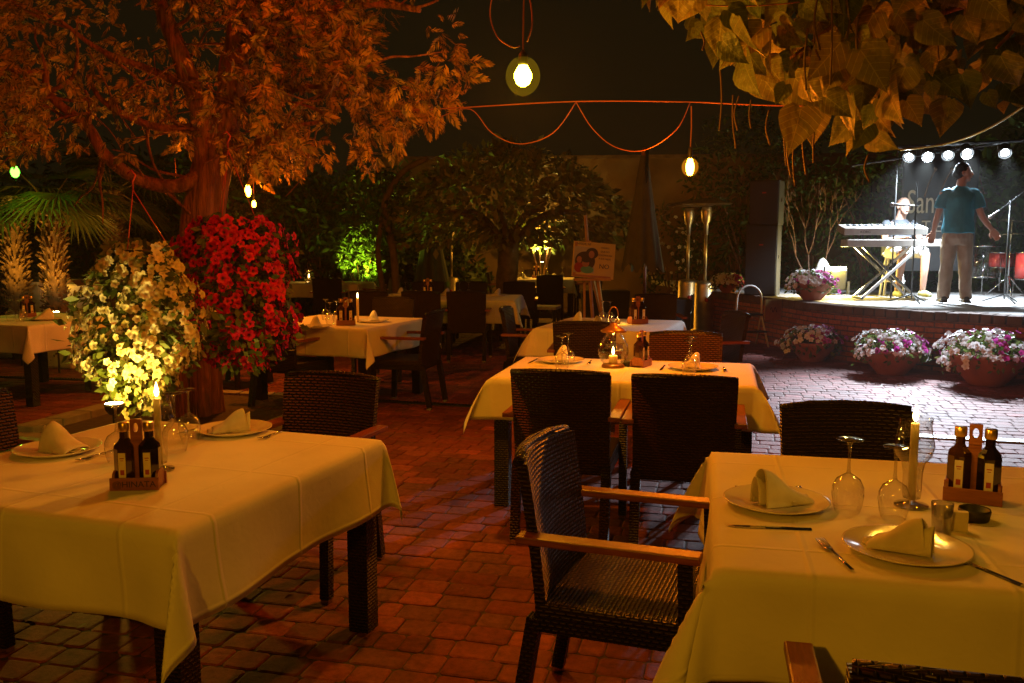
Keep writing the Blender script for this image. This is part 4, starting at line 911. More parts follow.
# ---------------------------------------------------------------- bushes and trees behind
def bush(name, label, cat, c, rad, n, size, m, stems=6, flowers=None, group=None, leaf=LEAF, trunkmat='twig', base=0, squash=True, flr=.5):
    o = empty(name, (c[0], c[1], base), 0, label, cat, group)
    rx, ry, rz_ = rad; cz = c[2]-base; P = []
    ph = random.uniform(0, 99)
    while len(P) < n:
        Q = rng.uniform(-1, 1, (n*2, 3)); rr = np.linalg.norm(Q, axis=1)
        den = np.array([noise.noise(Vector((q[0]*rx*1.8+ph, q[1]*ry*1.8, q[2]*rz_*1.8))) for q in Q])
        Q = Q[(rr < 1.0+.45*den) & (rr > .25) & (den > -.22)]; P += list(Q)
    P = np.array(P[:n])*np.array([rx, ry, rz_])+np.array([0, 0, cz]); P[:, 2] = np.maximum(P[:, 2], .03)
    out = P-np.array([0, 0, cz]); out /= np.linalg.norm(out, axis=1, keepdims=True)+1e-6
    Dr = out*.5+rdir(n)*.8+np.array([0, 0, -.3]); scatter('crown' if cat == 'tree' else 'foliage', P, Dr, out+rdir(n)*.7, rng.uniform(.7, 1.3, n)*size, leaf[0], leaf[1], m, o)
    f = MB()
    for i in range(stems):
        a = random.uniform(0, 6.28); e = Vector((math.cos(a)*rx*.6, math.sin(a)*ry*.6, cz+rz_*random.uniform(-.2, .5))); limb(f, [(math.cos(a)*.06, math.sin(a)*.06, 0), (e.x*.3, e.y*.3, e.z*.5), e], .03, .008, 5)
    f.build('trunk' if cat == 'tree' else 'stem', trunkmat, o, True)
    for fl in (flowers or []):
        mm, k, fs = fl; Q = rdir(k); Q[:, 1] = -np.abs(Q[:, 1])*1.0; PP = Q*np.array([rx, ry, rz_])*rng.uniform(.82, 1.08, (k, 1))+np.array([0, 0, cz]); PP[:, 2] = np.maximum(PP[:, 2], .05)
        scatter('blossom', PP, Q+rdir(k)*.35, rdir(k), rng.uniform(.8, 1.2, k)*fs, PET[0], PET[1], mm, o)
    return o
# bushy round tree behind the long table
def mulberry():
    c = D(508, 200, 15.2); o = empty('mulberry_tree', (c.x, c.y, 0), 0, 'low round tree with drooping dull leaves behind the long table', 'tree')
    f = MB(); limb(f, [(-.05, 0, -.05), (-.03, 0, .7), (0, 0, 1.25), (.02, 0, 1.7)], .19, .17, 16, .01)
    for i in range(11):
        a = i*.571*2; limb(f, [(0, 0, 1.4), (math.cos(a)*.7, math.sin(a)*.6, 1.95), (math.cos(a)*1.4, math.sin(a)*1.2, 2.0)], .07, .02, 7)
    f.build('trunk', 'paletrunk', o, True)
    n = 5200; th = rng.uniform(0, 2*math.pi, n); rr = np.sqrt(rng.random(n)); r = rr*1.0
    X = r*np.cos(th)*2.05; Yy = r*np.sin(th)*1.7; top = 1.72+1.3*np.sqrt(np.clip(1-r*r, 0, 1))*(1+.12*np.sin(th*3)); 
    Z = np.where(rng.random(n) < .55, top-rng.random(n)*.25, 1.42+.2*(1-r)+rng.random(n)**1.5*(top-1.4))
    den = np.array([noise.noise(Vector((a, b_, z))*2.2) for a, b_, z in zip(X, Yy, Z)]); k = den > -.28; P = np.stack([X, Yy, Z+.15*den], 1)[k]; n = len(P)
    out = P-np.array([0, 0, 1.6]); out /= np.linalg.norm(out, axis=1, keepdims=True); Dr = out*.8+np.array([0, 0, -.55])+rdir(n)*.65
    scatter('crown', P, Dr, out+rdir(n)*.6, rng.uniform(.09, .21, n), LEAFS[0], LEAFS[1], 'mulberry', o)
mulberry()
# thin bent tree left of it
def bent():
    c = D(392, 292, 14.6); o = empty('bent_tree', (c.x, c.y, 0), 0, 'slender bent trunk arching up left of the low round tree', 'tree'); f = MB(); f.X = Matrix.Translation((-c.x, -c.y, 0))
    limb(f, [(c.x+.1, c.y, -.05), D(396, 290, 14.6), D(393, 250, 14.6), D(384, 212, 14.6), D(390, 190, 14.6), D(405, 170, 14.6), D(428, 158, 14.6)], .07, .045, 8)
    limb(f, [(c.x-.05, c.y, -.05), D(382, 285, 14.6), D(378, 250, 14.6), D(383, 212, 14.6)], .05, .04, 8); f.build('trunk', 'paletrunk', o, True)
    n = 500; P = np.array([D(random.uniform(345, 400), random.uniform(170, 235), random.uniform(14.3, 15.6)) for _ in range(n)]); P[:, 0] -= c.x; P[:, 1] -= c.y
    scatter('crown', P, rdir(n)+np.array([0, 0, -.6]), rdir(n), rng.uniform(.1, .2, n), LEAF[0], LEAF[1], 'dark_leaf', o)
bent()
hg = 'dark shrubs along the back of the terrace'
for i, (px, Y, rx, ht, l) in enumerate(((110, 17.5, 2.0, 3.4, 'dark leafy shrub behind the white hanging flowers'), (205, 18.0, 1.6, 3.2, 'dark leafy shrub behind the red-barked trunk'), (268, 18.5, 1.4, 3.3, 'tall dark shrub right of the red hanging flowers'),
        (320, 18.4, 1.3, 3.0, 'dark shrub behind the far back left table'), (382, 18.8, 1.3, 3.1, 'dark shrub behind the slender bent tree'), (440, 19.4, 1.1, 1.6, 'low dark shrub at the wall behind the long table'), (-10, 16.5, 1.9, 3.0, 'dark leafy shrub at the left picture edge'))):
    c = D(px, 241, Y); bush('garden_shrub', l, 'shrub', (c.x, Y, ht/2), (rx, .8, ht/2+.1), 1500, .2, 'dark_leaf', group=hg)
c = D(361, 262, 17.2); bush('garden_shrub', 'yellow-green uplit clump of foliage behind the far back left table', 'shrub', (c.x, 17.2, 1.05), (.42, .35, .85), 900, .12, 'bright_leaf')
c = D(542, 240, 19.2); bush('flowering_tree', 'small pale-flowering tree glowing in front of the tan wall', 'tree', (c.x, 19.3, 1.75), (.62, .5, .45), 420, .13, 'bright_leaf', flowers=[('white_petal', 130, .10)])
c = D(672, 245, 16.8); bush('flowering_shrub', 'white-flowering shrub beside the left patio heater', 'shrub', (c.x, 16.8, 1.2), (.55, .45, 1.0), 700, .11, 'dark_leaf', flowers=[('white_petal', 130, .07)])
sg = 'leafy shrubs behind the stage'
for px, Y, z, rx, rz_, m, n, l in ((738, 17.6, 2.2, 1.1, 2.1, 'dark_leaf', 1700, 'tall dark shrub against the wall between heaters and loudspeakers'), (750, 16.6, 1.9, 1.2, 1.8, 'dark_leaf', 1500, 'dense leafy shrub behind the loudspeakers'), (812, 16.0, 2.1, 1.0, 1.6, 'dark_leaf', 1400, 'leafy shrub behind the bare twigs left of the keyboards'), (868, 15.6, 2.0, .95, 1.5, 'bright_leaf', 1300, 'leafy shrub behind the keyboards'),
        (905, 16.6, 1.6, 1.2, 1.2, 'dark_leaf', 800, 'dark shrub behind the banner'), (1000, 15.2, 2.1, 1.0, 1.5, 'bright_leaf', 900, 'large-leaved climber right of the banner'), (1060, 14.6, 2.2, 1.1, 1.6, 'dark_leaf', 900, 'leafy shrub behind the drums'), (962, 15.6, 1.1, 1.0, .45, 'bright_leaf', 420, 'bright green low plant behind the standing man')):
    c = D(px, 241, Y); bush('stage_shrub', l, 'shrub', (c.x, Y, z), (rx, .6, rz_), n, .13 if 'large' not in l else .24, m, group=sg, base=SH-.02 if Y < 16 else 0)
def twigs():
    c = D(815, 262, 14.3); o = empty('bare_shrub', (c.x, c.y, SH), 0, 'bare reddish twigs fanning up between loudspeakers and keyboards', 'shrub'); f = MB(); f.X = Matrix.Translation((-c.x, -c.y, -SH))
    def grow(p, d, L, r, k):
        q = p+d*L; mid = (p+q)/2+Vector((random.uniform(-.04, .04), random.uniform(-.04, .04), 0)); f.tube([p, mid, q], [r, r*.85, r*.7], 5)
        if k > 0:
            for _ in range(2): grow(q, (d+Vector((random.uniform(-.5, .5), random.uniform(-.3, .3), random.uniform(-.05, .3)))).normalized(), L*random.uniform(.65, .9), r*.68, k-1)
    for s in (-.35, -.12, .2): grow(Vector((c.x+s*.3, c.y, SH-.02)), Vector((s, 0, 1)).normalized(), .62, .013, 4)
    f.build('stem', 'twig', o, True)
twigs()
def palm(px, pyt, Y, nf, label, seed, spread=.75):
    random.seed(seed); c = D(px, pyt, Y); h = c.z; o = empty('fan_palm', (c.x, Y, 0), 0, label, 'tree', 'fan palms on the left')
    f = MB(); k = int(h/.05)
    for i in range(k):
        z = i*.05; 
        for j in range(11):
            a = j*.571+i*.37+random.uniform(-.3, .3); r = .10; e_ = random.uniform(.03, .10); f.beam((math.cos(a)*r*.8, math.sin(a)*r*.8, z), (math.cos(a+.1)*(r+e_), math.sin(a+.1)*(r+e_), z+random.uniform(.02, .12)), random.uniform(.006, .022), random.uniform(.01, .03))
    f.lathe([(.12, -.05), (.12, h)], n=14); f.build('trunk', 'palmbark', o)
    V = []; Fc = []
    def addv(*p): V.extend(tuple(q) for q in p)
    st = MB()
    for q in range(nf):
        az = q*2.4+random.uniform(-.3, .3); el = random.uniform(-.35, .95); dirv = Vector((math.cos(az)*math.cos(el), math.sin(az)*math.cos(el), math.sin(el))); L = random.uniform(.4, .65)
        p0 = Vector((0, 0, h-.05)); hub = p0+dirv*L; st.tube([p0, (p0+hub)/2+Vector((0, 0, .04)), hub], [.012, .01, .007], 5)
        fd = (dirv+Vector((0, 0, -.55))).normalized(); side = fd.cross(Vector((0, 0, 1))).normalized(); nn = side.cross(fd)
        for b_ in range(23):
            a = (b_-11)/11*1.75; bl = spread*(.75+.25*math.cos(a*.7))*random.uniform(.92, 1.05)
            d = (fd*math.cos(a)+side*math.sin(a)).normalized(); w_ = d.cross(nn)*.019; tip = hub+d*bl+Vector((0, 0, -.16*bl-.04*random.random())); mid = hub+d*bl*.55; k0 = len(V)
            addv(hub+w_*.3, hub-w_*.3, mid-w_, mid+w_, tip, mid+nn*.012, hub+nn*.003); Fc.extend([(k0, k0+3, k0+5, k0+6), (k0+1, k0+6, k0+5, k0+2), (k0+3, k0+4, k0+5), (k0+2, k0+5, k0+4)])
    me = bpy.data.meshes.new('crown'); me.from_pydata(V, [], Fc); me.update(); boxuv(me); finish('crown', me, 'palmleaf', o); st.build('petiole', 'palmbark', o, True); random.seed(seed+1)
palm(51, 205, 10.6, 17, 'fan palm with shaggy trunk behind the far left table', 5, .62); palm(12, 205, 11.4, 15, 'fan palm with orange-lit trunk at the left picture edge', 9, .6); palm(112, 190, 12.5, 15, 'fan palm partly hidden behind the white hanging flowers', 15, .7)

# ---------------------------------------------------------------- flowers
n_ = 420; P = np.stack([rng.uniform(-5, 6, n_), rng.uniform(2.0, 12, n_), np.full(n_, .006)], 1); P[:170, 0] = bed.location.x+rng.normal(0, .9, 170); P[:170, 1] = bed.location.y+rng.normal(0, 1.1, 170); P[:170, 2] = .055*(np.hypot(P[:170, 0]-bed.location.x, P[:170, 1]-bed.location.y) < .7)+.006
Dd = rdir(n_); Dd[:, 2] *= .12; tag(scatter('leaf_litter', P, Dd, np.array([0, 0, 1.])+rdir(n_)*.25, rng.uniform(.02, .05, n_), LEAF[0], LEAF[1], 'deadleaf'), kind='stuff')
def basket(c, rx, ry, zt, zb, n, petal, label, hook, lsize=.075, fs=.062, skew=0, nl=1500):
    o = empty('flower_basket', (c[0], c[1], zb), 0, label, 'hanging flowers', 'hanging baskets of petunias')
    f = MB(); f.lathe([(.0001, -.02), (.10, 0), (.16, .14), (.17, .16), (.16, .16), (.14, .14), (.0001, .12)], (0, 0, zt-zb-.22), 24, caps=False); f.build('pot', 'darktin', o, True)
    f = MB(); hp = Vector(hook)-Vector((c[0], c[1], zb)); zz = zt-zb-.06
    for k in range(3): a = k*2.1+.4; f.tube([(math.cos(a)*.165, math.sin(a)*.165, zz), hp], .0035, 5)
    f.tube([hp, hp+Vector((0, 0, .05)), hp+Vector((.02, 0, .09)), hp+Vector((-.005, 0, .12)), hp+Vector((-.03, 0, .1))], .006, 6); f.build('hanger', 'redplastic', o, True)
    def shell(k, depth):
        P = []; H = zt-zb
        while len(P) < k:
            t = random.random(); a = random.uniform(0, 6.283); pr = math.sin(math.pi*(.12+.80*t))**.6*(1 if t > .3 else .55+t*1.5)
            w_ = (1+.5*noise.noise(Vector((math.cos(a)*2+skew, math.sin(a)*2, t*3))))*random.uniform(depth, 1.03)*(1.16-.42*t if skew < 0 else 1.04-.12*t)
            t = t-.16*max(0, noise.noise(Vector((math.cos(a)*3, math.sin(a)*3, 7+skew))))*(1-t)
            P.append((math.cos(a)*rx*pr*w_+skew*(1-t)*.12, math.sin(a)*ry*pr*w_, t*H))
        return np.array(P)
    P = shell(nl, .35); out = P*np.array([1, 1, 0]); out /= np.linalg.norm(out, axis=1, keepdims=True)
    scatter('foliage', P, out+rdir(len(P))*.8+np.array([0, 0, -.4]), out+rdir(len(P))*.8, rng.uniform(.6, 1.3, len(P))*lsize, LEAFS[0], LEAFS[1], 'flowerleaf', o)
    P = shell(n, .88); P = P[(P[:, 2] < (zt-zb)*.97)]; out = P*np.array([1, 1, 0]); out /= np.linalg.norm(out, axis=1, keepdims=True)
    fl = scatter('blossom', P, out+rdir(len(P))*.4+np.array([0, -.15, .1]), rdir(len(P)), rng.uniform(.75, 1.2, len(P))*fs, PET[0], PET[1], petal, o); return o
YW = 5.5; a, b_ = D(135, 240, YW), D(135, 405, YW)
basket((a.x+.04, YW), .39, .34, a.z, b_.z, 860, 'white_petal', 'hanging basket of white and yellow petunias lit from below', D(133, 190, YW), skew=-.6, fs=.062)
YR = 6.0; a, b_ = D(232, 214, YR), D(232, 362, YR)
basket((a.x, YR), .415, .36, a.z, b_.z, 640, 'red_petal', 'hanging mass of red petunias in front of the tree trunk', D(228, 150, YR), lsize=.07, fs=.075, nl=1700, skew=.3)
def pot(px, py, w_, label, seed, pots=True, Y=None, z0=0, group='bowls of pink and white petunias by the stage'):
    random.seed(seed); c = G(px, py, z0); o = empty('petunia_bowl', (c.x, c.y, z0), 0, label, 'flower pot', group); s = w_
    f = MB(); f.lathe([(.0001, 0), (.20*s, 0), (.22*s, .03*s), (.30*s, .12*s), (.40*s, .26*s), (.43*s, .34*s), (.45*s, .38*s), (.42*s, .385*s), (.39*s, .35*s), (.0001, .33*s)], n=36, caps=False); f.build('bowl', 'terracotta', o, True)
    n = 900; P = rdir(n); P[:, 2] = np.abs(P[:, 2]); P = P*np.array([.55, .5, .26])*s*rng.uniform(.5, 1.05, (n, 1)); P[:, 2] += .36*s
    ex = P[:, 0]**2+P[:, 1]**2 > (.42*s)**2; P[ex, 2] -= rng.random(ex.sum())*.22*s
    scatter('foliage', P, rdir(n)+np.array([0, 0, .2]), rdir(n), rng.uniform(.05, .09, n), LEAFS[0], LEAFS[1], 'flowerleaf', o)
    for mm, k, side in (('palewhite', 120, -1), ('pink_petal', 60, 1)):
        Q = rdir(k); Q[:, 2] = np.abs(Q[:, 2]); Q[:, 0] = Q[:, 0]*.75+side*.35*rng.random(k); PP = Q*np.array([.60, .55, .30])*s*rng.uniform(.92, 1.1, (k, 1)); PP[:, 2] += .37*s
        ex = np.abs(PP[:, 0]) > .45*s; PP[ex, 2] -= rng.random(ex.sum())*.2*s
        scatter('blossom', PP, Q+rdir(k)*.3+np.array([-.1, -.4, .2]), rdir(k), rng.uniform(.055, .08, k), PET[0], PET[1], mm, o)
pot(891, 374, .76, 'terracotta bowl of white and pink petunias, middle one in front of the stage', 3)
pot(986, 384.5, .88, 'terracotta bowl of mixed petunias, right one in front of the stage', 4)
pot(812, 361, .66, 'shaded terracotta bowl of petunias, left one in front of the stage', 5)
pot(812, 300, .62, 'bowl of white and pink petunias standing on the stage beside the loudspeakers', 6, z0=SH)
pot(728, 293, .45, 'bowl of white petunias on the stage end left of the loudspeakers', 8, z0=SH)
random.seed(77)
# uplight under the white basket
p = D(114, 404, 5.0); o = empty('garden_spotlight', (p.x, p.y, 0), 0, 'small bright garden spotlight shining up below the white petunias', 'spotlight')
f = MB(); f.tube([(0, 0, 0), (0, 0, p.z-.05)], .012, 8); f.build('spike', 'black', o); f = MB(); f.lathe([(.03, -.06), (.05, -.03), (.055, .0)], (0, 0, p.z), 20); f.build('housing', 'black', o, True)
f = MB(); f.lathe([(.0001, .006), (.048, .004)], (0, 0, p.z), 20, caps=False); f.build('lens', 'uplight_face', o)
lamp_light('uplight', o, (0, 0, p.z+.06), 'POINT', 36, (1, .60, .05), .04)
for px, py, Y, e, col, l in ((361, 284, 16.9, 170, (.8, 1, .06), 'small green garden light under the uplit shrub far back'), (542, 262, 18.9, 160, (1, .72, .13), 'garden light under the small flowering tree far back'), (19, 318, 10.7, 110, (1, .45, .03), 'orange garden light at the foot of the left palm'), (56, 312, 10.1, 50, (1, .45, .03), 'orange garden light at the foot of the second palm')):
    c = D(px, py, Y); o = empty('garden_spotlight', (c.x, Y, 0), 0, l, 'spotlight'); f = MB(); zz = max(.12, c.z)
    f.tube([(0, 0, 0), (0, 0, zz-.04)], .012, 6); f.build('spike', 'black', o); f = MB(); f.lathe([(.02, -.05), (.045, 0)], (0, 0, zz), 14); f.build('housing', 'black', o, True)
    f = MB(); f.lathe([(.0001, .004), (.035, .004)], (0, 0, zz), 14, caps=False); f.build('lens', 'greenface' if 'green' in l else 'uplight_face', o)
    lamp_light('uplight', o, (0, 0, zz+.05), 'SPOT', e, col, .05, (R(180), 0, 0), R(150), .6)
# ---------------------------------------------------------------- terrace objects
c = D(641, 330, 11.6); o = empty('folded_parasol', (c.x, c.y, 0), 0, 'closed grey-green parasol on a metal pole behind the tables', 'parasol')
f = MB(); f.tube([(.03, -.05, 0), (.03, -.05, 2.7)], .026, 12); f.build('pole', 'steel', o, True)
V = []; Fc = []; n1, n2 = 40, 14
for i in range(n2):
    t = i/(n2-1); r = .05+.20*t**.8
    for j in range(n1): an = 2*math.pi*j/n1; rr = r*(1+.22*t*math.sin(an*8)); rr = r*(.82+.38*t*abs(math.sin(an*4+.6*math.sin(an)))); V.append((rr*math.cos(an), rr*math.sin(an)*.8, 2.62-1.45*t+.07*t*math.cos(an*8)))
for i in range(n2-1):
    for j in range(n1): Fc.append((i*n1+j, i*n1+(j+1) % n1, (i+1)*n1+(j+1) % n1, (i+1)*n1+j))
f = MB(); f.add(V, Fc); f.build('canopy', 'umbrella', o, True); f = MB(); f.lathe([(.03, 0), (.035, .05), (.015, .1)], (0, 0, 2.62), 12); f.build('finial', 'wood', o, True)
f = MB(); f.lathe([(.25, 0), (.25, .06), (.05, .09), (.04, .3)], (.03, -.05, 0), 24); f.build('base', 'black', o, True)
def parasol2(px, Y, l):
    c = D(px, 300, Y); o = empty('folded_parasol', (c.x, c.y, 0), 0, l, 'parasol'); f = MB(); f.tube([(0, 0, 0), (0, 0, 2.4)], .025, 10); f.build('pole', 'steel', o)
    V = []; Fc = []
    for i in range(n2):
        t = i/(n2-1); r = .04+.24*t
        for j in range(n1): an = 2*math.pi*j/n1; rr = r*(1+.25*t*math.sin(an*8)); V.append((rr*math.cos(an), rr*math.sin(an), 2.35-1.6*t))
    for i in range(n2-1):
        for j in range(n1): Fc.append((i*n1+j, i*n1+(j+1) % n1, (i+1)*n1+(j+1) % n1, (i+1)*n1+j))
    f = MB(); f.add(V, Fc); f.build('canopy', 'umbrella', o, True)
parasol2(432, 17.0, 'closed parasol in the shade behind the long table')
def heater_b():
    o = empty('patio_heater')
    f = MB(); f.lathe([(.22, 0), (.22, .04), (.17, .06), (.165, .80), (.15, .84), (.05, .86)], n=28); f.build('gas_cabinet', 'steelheat', o, True)
    f = MB(); f.ball((0, -.17, .55), .035); f.build('control_knob', 'redplastic', o, True)
    f = MB(); f.tube([(0, 0, .84), (0, 0, 1.8)], .028, 12); f.build('pole', 'steelheat', o, True)
    f = MB(); f.lathe([(.035, 1.62), (.04, 1.8), (.075, 1.86), (.09, 2.0), (.075, 2.08)], n=20); f.build('burner', 'steelheat', o, True)
    f = MB(); f.lathe([(.42, 2.13), (.40, 2.14), (.2, 2.19), (.0001, 2.22), (.0001, 2.20), (.2, 2.17), (.40, 2.12)], n=32, caps=False); f.build('reflector', 'steelheat', o, True); return o
c = D(690, 330, 15.2); put('heater', heater_b, (c.x-.02, 15.4, 0), 0, 'steel gas patio heater with mushroom top, left of the pair', 'patio heater', 'steel patio heaters'); c = D(705, 330, 14.6); put('heater', heater_b, (c.x, 14.7, 0), 0, 'steel gas patio heater with mushroom top, right of the pair', 'patio heater', 'steel patio heaters')
c = D(439, 300, 18.2); put('heater', heater_b, (c.x+.25, 18.4, 0), 0, 'steel patio heater standing far back against the wall behind the long table', 'patio heater', 'steel patio heaters', .9)
# easel with sign
c = D(592, 300, 12.0); o = empty('easel', (c.x, c.y, 0), 0, 'wooden easel standing behind the tables, holding the notice', 'easel')
for a_, b_, n_ in (((-.10, 0, 0), (-.10, .10, 1.2), 'leg'), ((.22, 0, 0), (.06, .10, 1.2), 'leg'), ((.30, .65, 0), (-.02, .17, 1.2), 'leg')): f = MB(); f.beam(a_, b_, .04, .03); f.build(n_, 'easelwood', o)
f = MB(); f.beam((.02, -.02, .35), (-.09, .14, 1.87), .045, .025); f.build('mast', 'easelwood', o); f = MB(); f.box((0, -.03, 1.0), (.5, .07, .03)); f.build('ledge', 'easelwood', o)
f = MB(); f.box((-.05, .05, 1.50), (.07, .07, .05)); f.build('clamp', 'easelwood', o)
sg_ = empty('notice_board', (c.x-.005, c.y-.06, 1.022), 0, 'yellow notice on the easel with a children photo and the word NO', 'sign'); sg_.rotation_euler = (R(-6), R(5), R(8))
f = MB(); f.box((0, 0, .24), (.58, .02, .48)); f.build('board', 'signpaper', sg_)
f = MB(); f.box((-.13, -.0115, .235), (.29, .002, .35)); ph = f.build('photo', 'photo_sky', sg_)
f = MB(); f.box((-.255, -.0115, .24), (.035, .0015, .46)).box((0, -.0115, .02), (.5, .0015, .03)); f.build('border', 'photo_face', sg_)
def disc(cx, cz, rx, rz_, m, lay, nm):
    f = MB(); k = 20; f.prism([(cx+rx*math.cos(2*math.pi*i/k), cz+rz_*math.sin(2*math.pi*i/k)) for i in range(k)], -.0125-.001*lay, -.0122); f.build(nm, m, ph)
disc(-.03, .33, .085, .075, 'photo_dark', 1, 'hair'); disc(-.035, .315, .04, .05, 'photo_face', 2, 'face'); disc(-.12, .22, .14, .13, 'photo_dark', 1.5, 'dark_oval')  # flat ovals of the sign's print, the large one plain dark
disc(-.2, .13, .065, .07, 'photo_red', 3, 'clothing'); disc(-.2, .235, .035, .045, 'photo_face', 4, 'face'); disc(-.085, .105, .09, .05, 'photo_teal', 3.5, 'clothing'); disc(-.11, .19, .05, .05, 'photo_face', 4.5, 'face'); disc(-.11, .235, .06, .035, 'photo_dark', 5, 'hair')
for s_, x_, z_, sz, m_ in (('NIÑOS, NI', -.15, .435, .042, 'signink'), ('PADRES', .15, .405, .032, 'signink'), ('QUE NO', .15, .355, .032, 'signink'), ('CONTROLAN', .15, .305, .032, 'signink'), ('A SUS HIJOS', .15, .258, .032, 'signink'), ('NO', .15, .135, .09, 'signink')):
    text_mesh(s_, sz, m_, sg_, 'lettering', .001, (x_, -.0125, z_))
text_mesh('GRACIAS POR SU COMPRENSIÓN', .02, 'white', sg_, 'lettering', .001, (-.07, -.0140, .018)) if False else None
# step stool
c = G(748, 346); o = empty('step_stool', (c.x, c.y, 0), R(10), 'white folding step stool with a rounded hoop in front of the brick wall', 'step stool')
for s in (-1, 1):
    f = MB(); f.tube([(s*.24, -.16, 0), (s*.2, .02, .46)], .013, 8); f.build('leg', 'white', o, True); f = MB(); f.tube([(s*.24, .24, 0), (s*.21, .05, .44), (s*.2, .0, .55)], .012, 8); f.build('leg', 'white', o, True)
f = MB(); f.tube([(-.2, .0, .46), (-.19, -.0, .66)]+[(-.19*math.cos(a), 0, .68+.2*math.sin(a)) for a in np.linspace(.1, math.pi-.1, 12)]+[(.19, 0, .66), (.2, .0, .46)], .014, 8); f.build('hoop', 'white', o, True)
f = MB(); f.box((0, .04, .46), (.38, .24, .025)); f.build('seat', 'black', o, bevel=.008); f = MB(); f.box((0, -.1, .22), (.42, .14, .02)); f.build('step', 'black', o, bevel=.006)
# plaque on wall, pale box bench, dark planters, white covered chair
c = G(773, 318, .45); o = empty('wall_plaque', (c.x-.03, c.y-.05, .44), R(25), 'small square tan plaque propped on the brick wall beside the step stool', 'plaque'); f = MB(); f.box((0, 0, .13), (.26, .02, .26)); f.build('panel', 'signpaper', o, bevel=.004)
f = MB(); f.box((0, -.008, .13), (.29, .012, .29)); f.build('frame', 'gold', o); o.children[0].location = (0, -.012, 0)
f = MB(); f.tube([(-.06+.12*i/12, -.026, .13+.035*math.sin(i*.9)) for i in range(13)], .005, 5); f.build('emblem', 'ink', o)
c = G(541, 333); o = empty('low_bench', (c.x, c.y, 0), R(-14), 'low pale-topped bench between the long table and the easel', 'bench'); f = MB(); f.box((0, 0, .43), (.6, .45, .05)); f.build('seat', 'napkin', o, bevel=.01)
for sx in (-1, 1):
    for sy in (-1, 1): f = MB(); f.box((sx*.26, sy*.19, .2), (.05, .05, .4)); f.build('leg', 'black', o)
for px, Y, l in ((715, 15.4, 'dark planter trough left of the loudspeakers'), (605, 16.5, 'dark planter trough behind the easel'), (662, 14.0, 'dark planter trough left of the heaters')):
    c = D(px, 300, Y); o = empty('planter_box', (c.x, Y, 0), 0, l, 'planter'); f = MB(); f.box((0, 0, .3), (.9, .38, .6), taper=.9); f.build('trough', 'black', o, bevel=.01); f = MB(); f.box((0, 0, .6), (.84, .32, .02)); f.build('soil', 'soil', o)
for px, Y, l in ((80, 10.9, 'chair under a pale cover with a dark top behind the far left table'), (28, 11.8, 'chair under a pale cover between the two palm trunks')):
    c = D(px, 300, Y); o = empty('covered_chair', (c.x, Y, 0), R(-15), l, 'chair'); f = MB(); f.box((0, 0, .5), (.5, .12, 1.0), taper=1.1); f.box((0, -.25, .23), (.5, .45, .46)); f.build('cover', 'napkin', o, bevel=.03); f = MB(); f.box((0, 0, 1.02), (.53, .14, .08)); f.build('top_rail', 'black', o, bevel=.01)

# ---------------------------------------------------------------- the band
def speaker(px, pyb, Y, w_, h, d, rz, label, base=None):
    c = D(px, 290, Y); z0 = SH if base is None else base; o = empty('loudspeaker', (c.x, Y, z0), rz, label, 'loudspeaker', 'black stacked loudspeakers')
    f = MB(); f.box((0, 0, h/2), (w_, d, h)); f.build('cabinet', 'greyjacket', o, bevel=.012); f = MB(); f.box((0, -d/2-.006, h/2), (w_-.03, .014, h-.04)); f.build('grille', 'blackgrille', o, bevel=.004)
    f = MB(); f.box((0, -d/2-.015, h*.72), (.06, .004, .02)); f.build('badge', 'fire_red', o); f = MB(); f.box((w_/2+.004, 0, h*.55), (.012, .12, .05)); f.build('handle', 'black', o, bevel=.004); return o
speaker(762, 295, 13.5, .47, 1.06, .40, R(-25), 'tall black bass loudspeaker standing on the stage edge')
speaker(764, 224, 13.5, .44, .66, .38, R(-28), 'black loudspeaker stacked on top of the tall one', SH+1.062)
def stage_pt(px, py): return G(px, py, SH)
# keyboards
kc = stage_pt(885, 299); ks = empty('keyboard_stand', (kc.x, kc.y, SH), R(-4), 'x-shaped metal stand carrying the two keyboards', 'keyboard stand')
for y in (-.18, .18):
    f = MB(); f.beam((-.38, y, .02), (.38, y, .74), .035, .03); f.build('leg', 'white' if y < 0 else 'steel', ks); f = MB(); f.beam((.38, y+.03, .02), (-.38, y+.03, .74), .035, .03); f.build('leg', 'steel', ks)
for s in (-1, 1): f = MB(); f.tube([(s*.38, -.2, .02), (s*.38, .24, .02)], .018, 8); f.build('foot', 'black', ks); f = MB(); f.beam((s*.36, -.05, .74), (s*.34, .05, 1.0), .03); f.build('upright', 'black', ks)
def keyboard(z, w_, dy, ox, tilt, label, brand):
    o = empty('keyboard', (kc.x+ox, kc.y+dy, SH+z), R(-4), label, 'keyboard'); o.rotation_euler = (R(tilt), 0, R(-4)); f = MB(); f.box((0, 0, .05), (w_, .34, .10)); f.build('body', 'keybody', o, bevel=.01)
    f = MB(); f.box((0, .06, .102), (w_-.14, .15, .006)); wk = f.build('white_keys', 'white', o); f = MB(); k = int((w_-.16)/.0235)
    for i in range(k):
        if i % 7 not in (2, 6): f.box((-(w_-.16)/2+i*.0235+.012, .03, .111), (.012, .09, .010))
    f.build('black_keys', 'black', o); f = MB(); f.box((.0, -.1, .1025), (w_-.2, .10, .006)); f.build('control_panel', 'greyplastic', o)
    if brand: text_mesh('KORG', .05, 'black', o, 'lettering', .001, (-.28, -.1722, .03))
    return o
keyboard(.74, 1.36, 0, .08, 0, 'lower pale keyboard on the x-shaped stand', False); keyboard(.93, 1.14, .08, -.06, 10, 'upper keyboard on the stand, tilted towards the player', True)
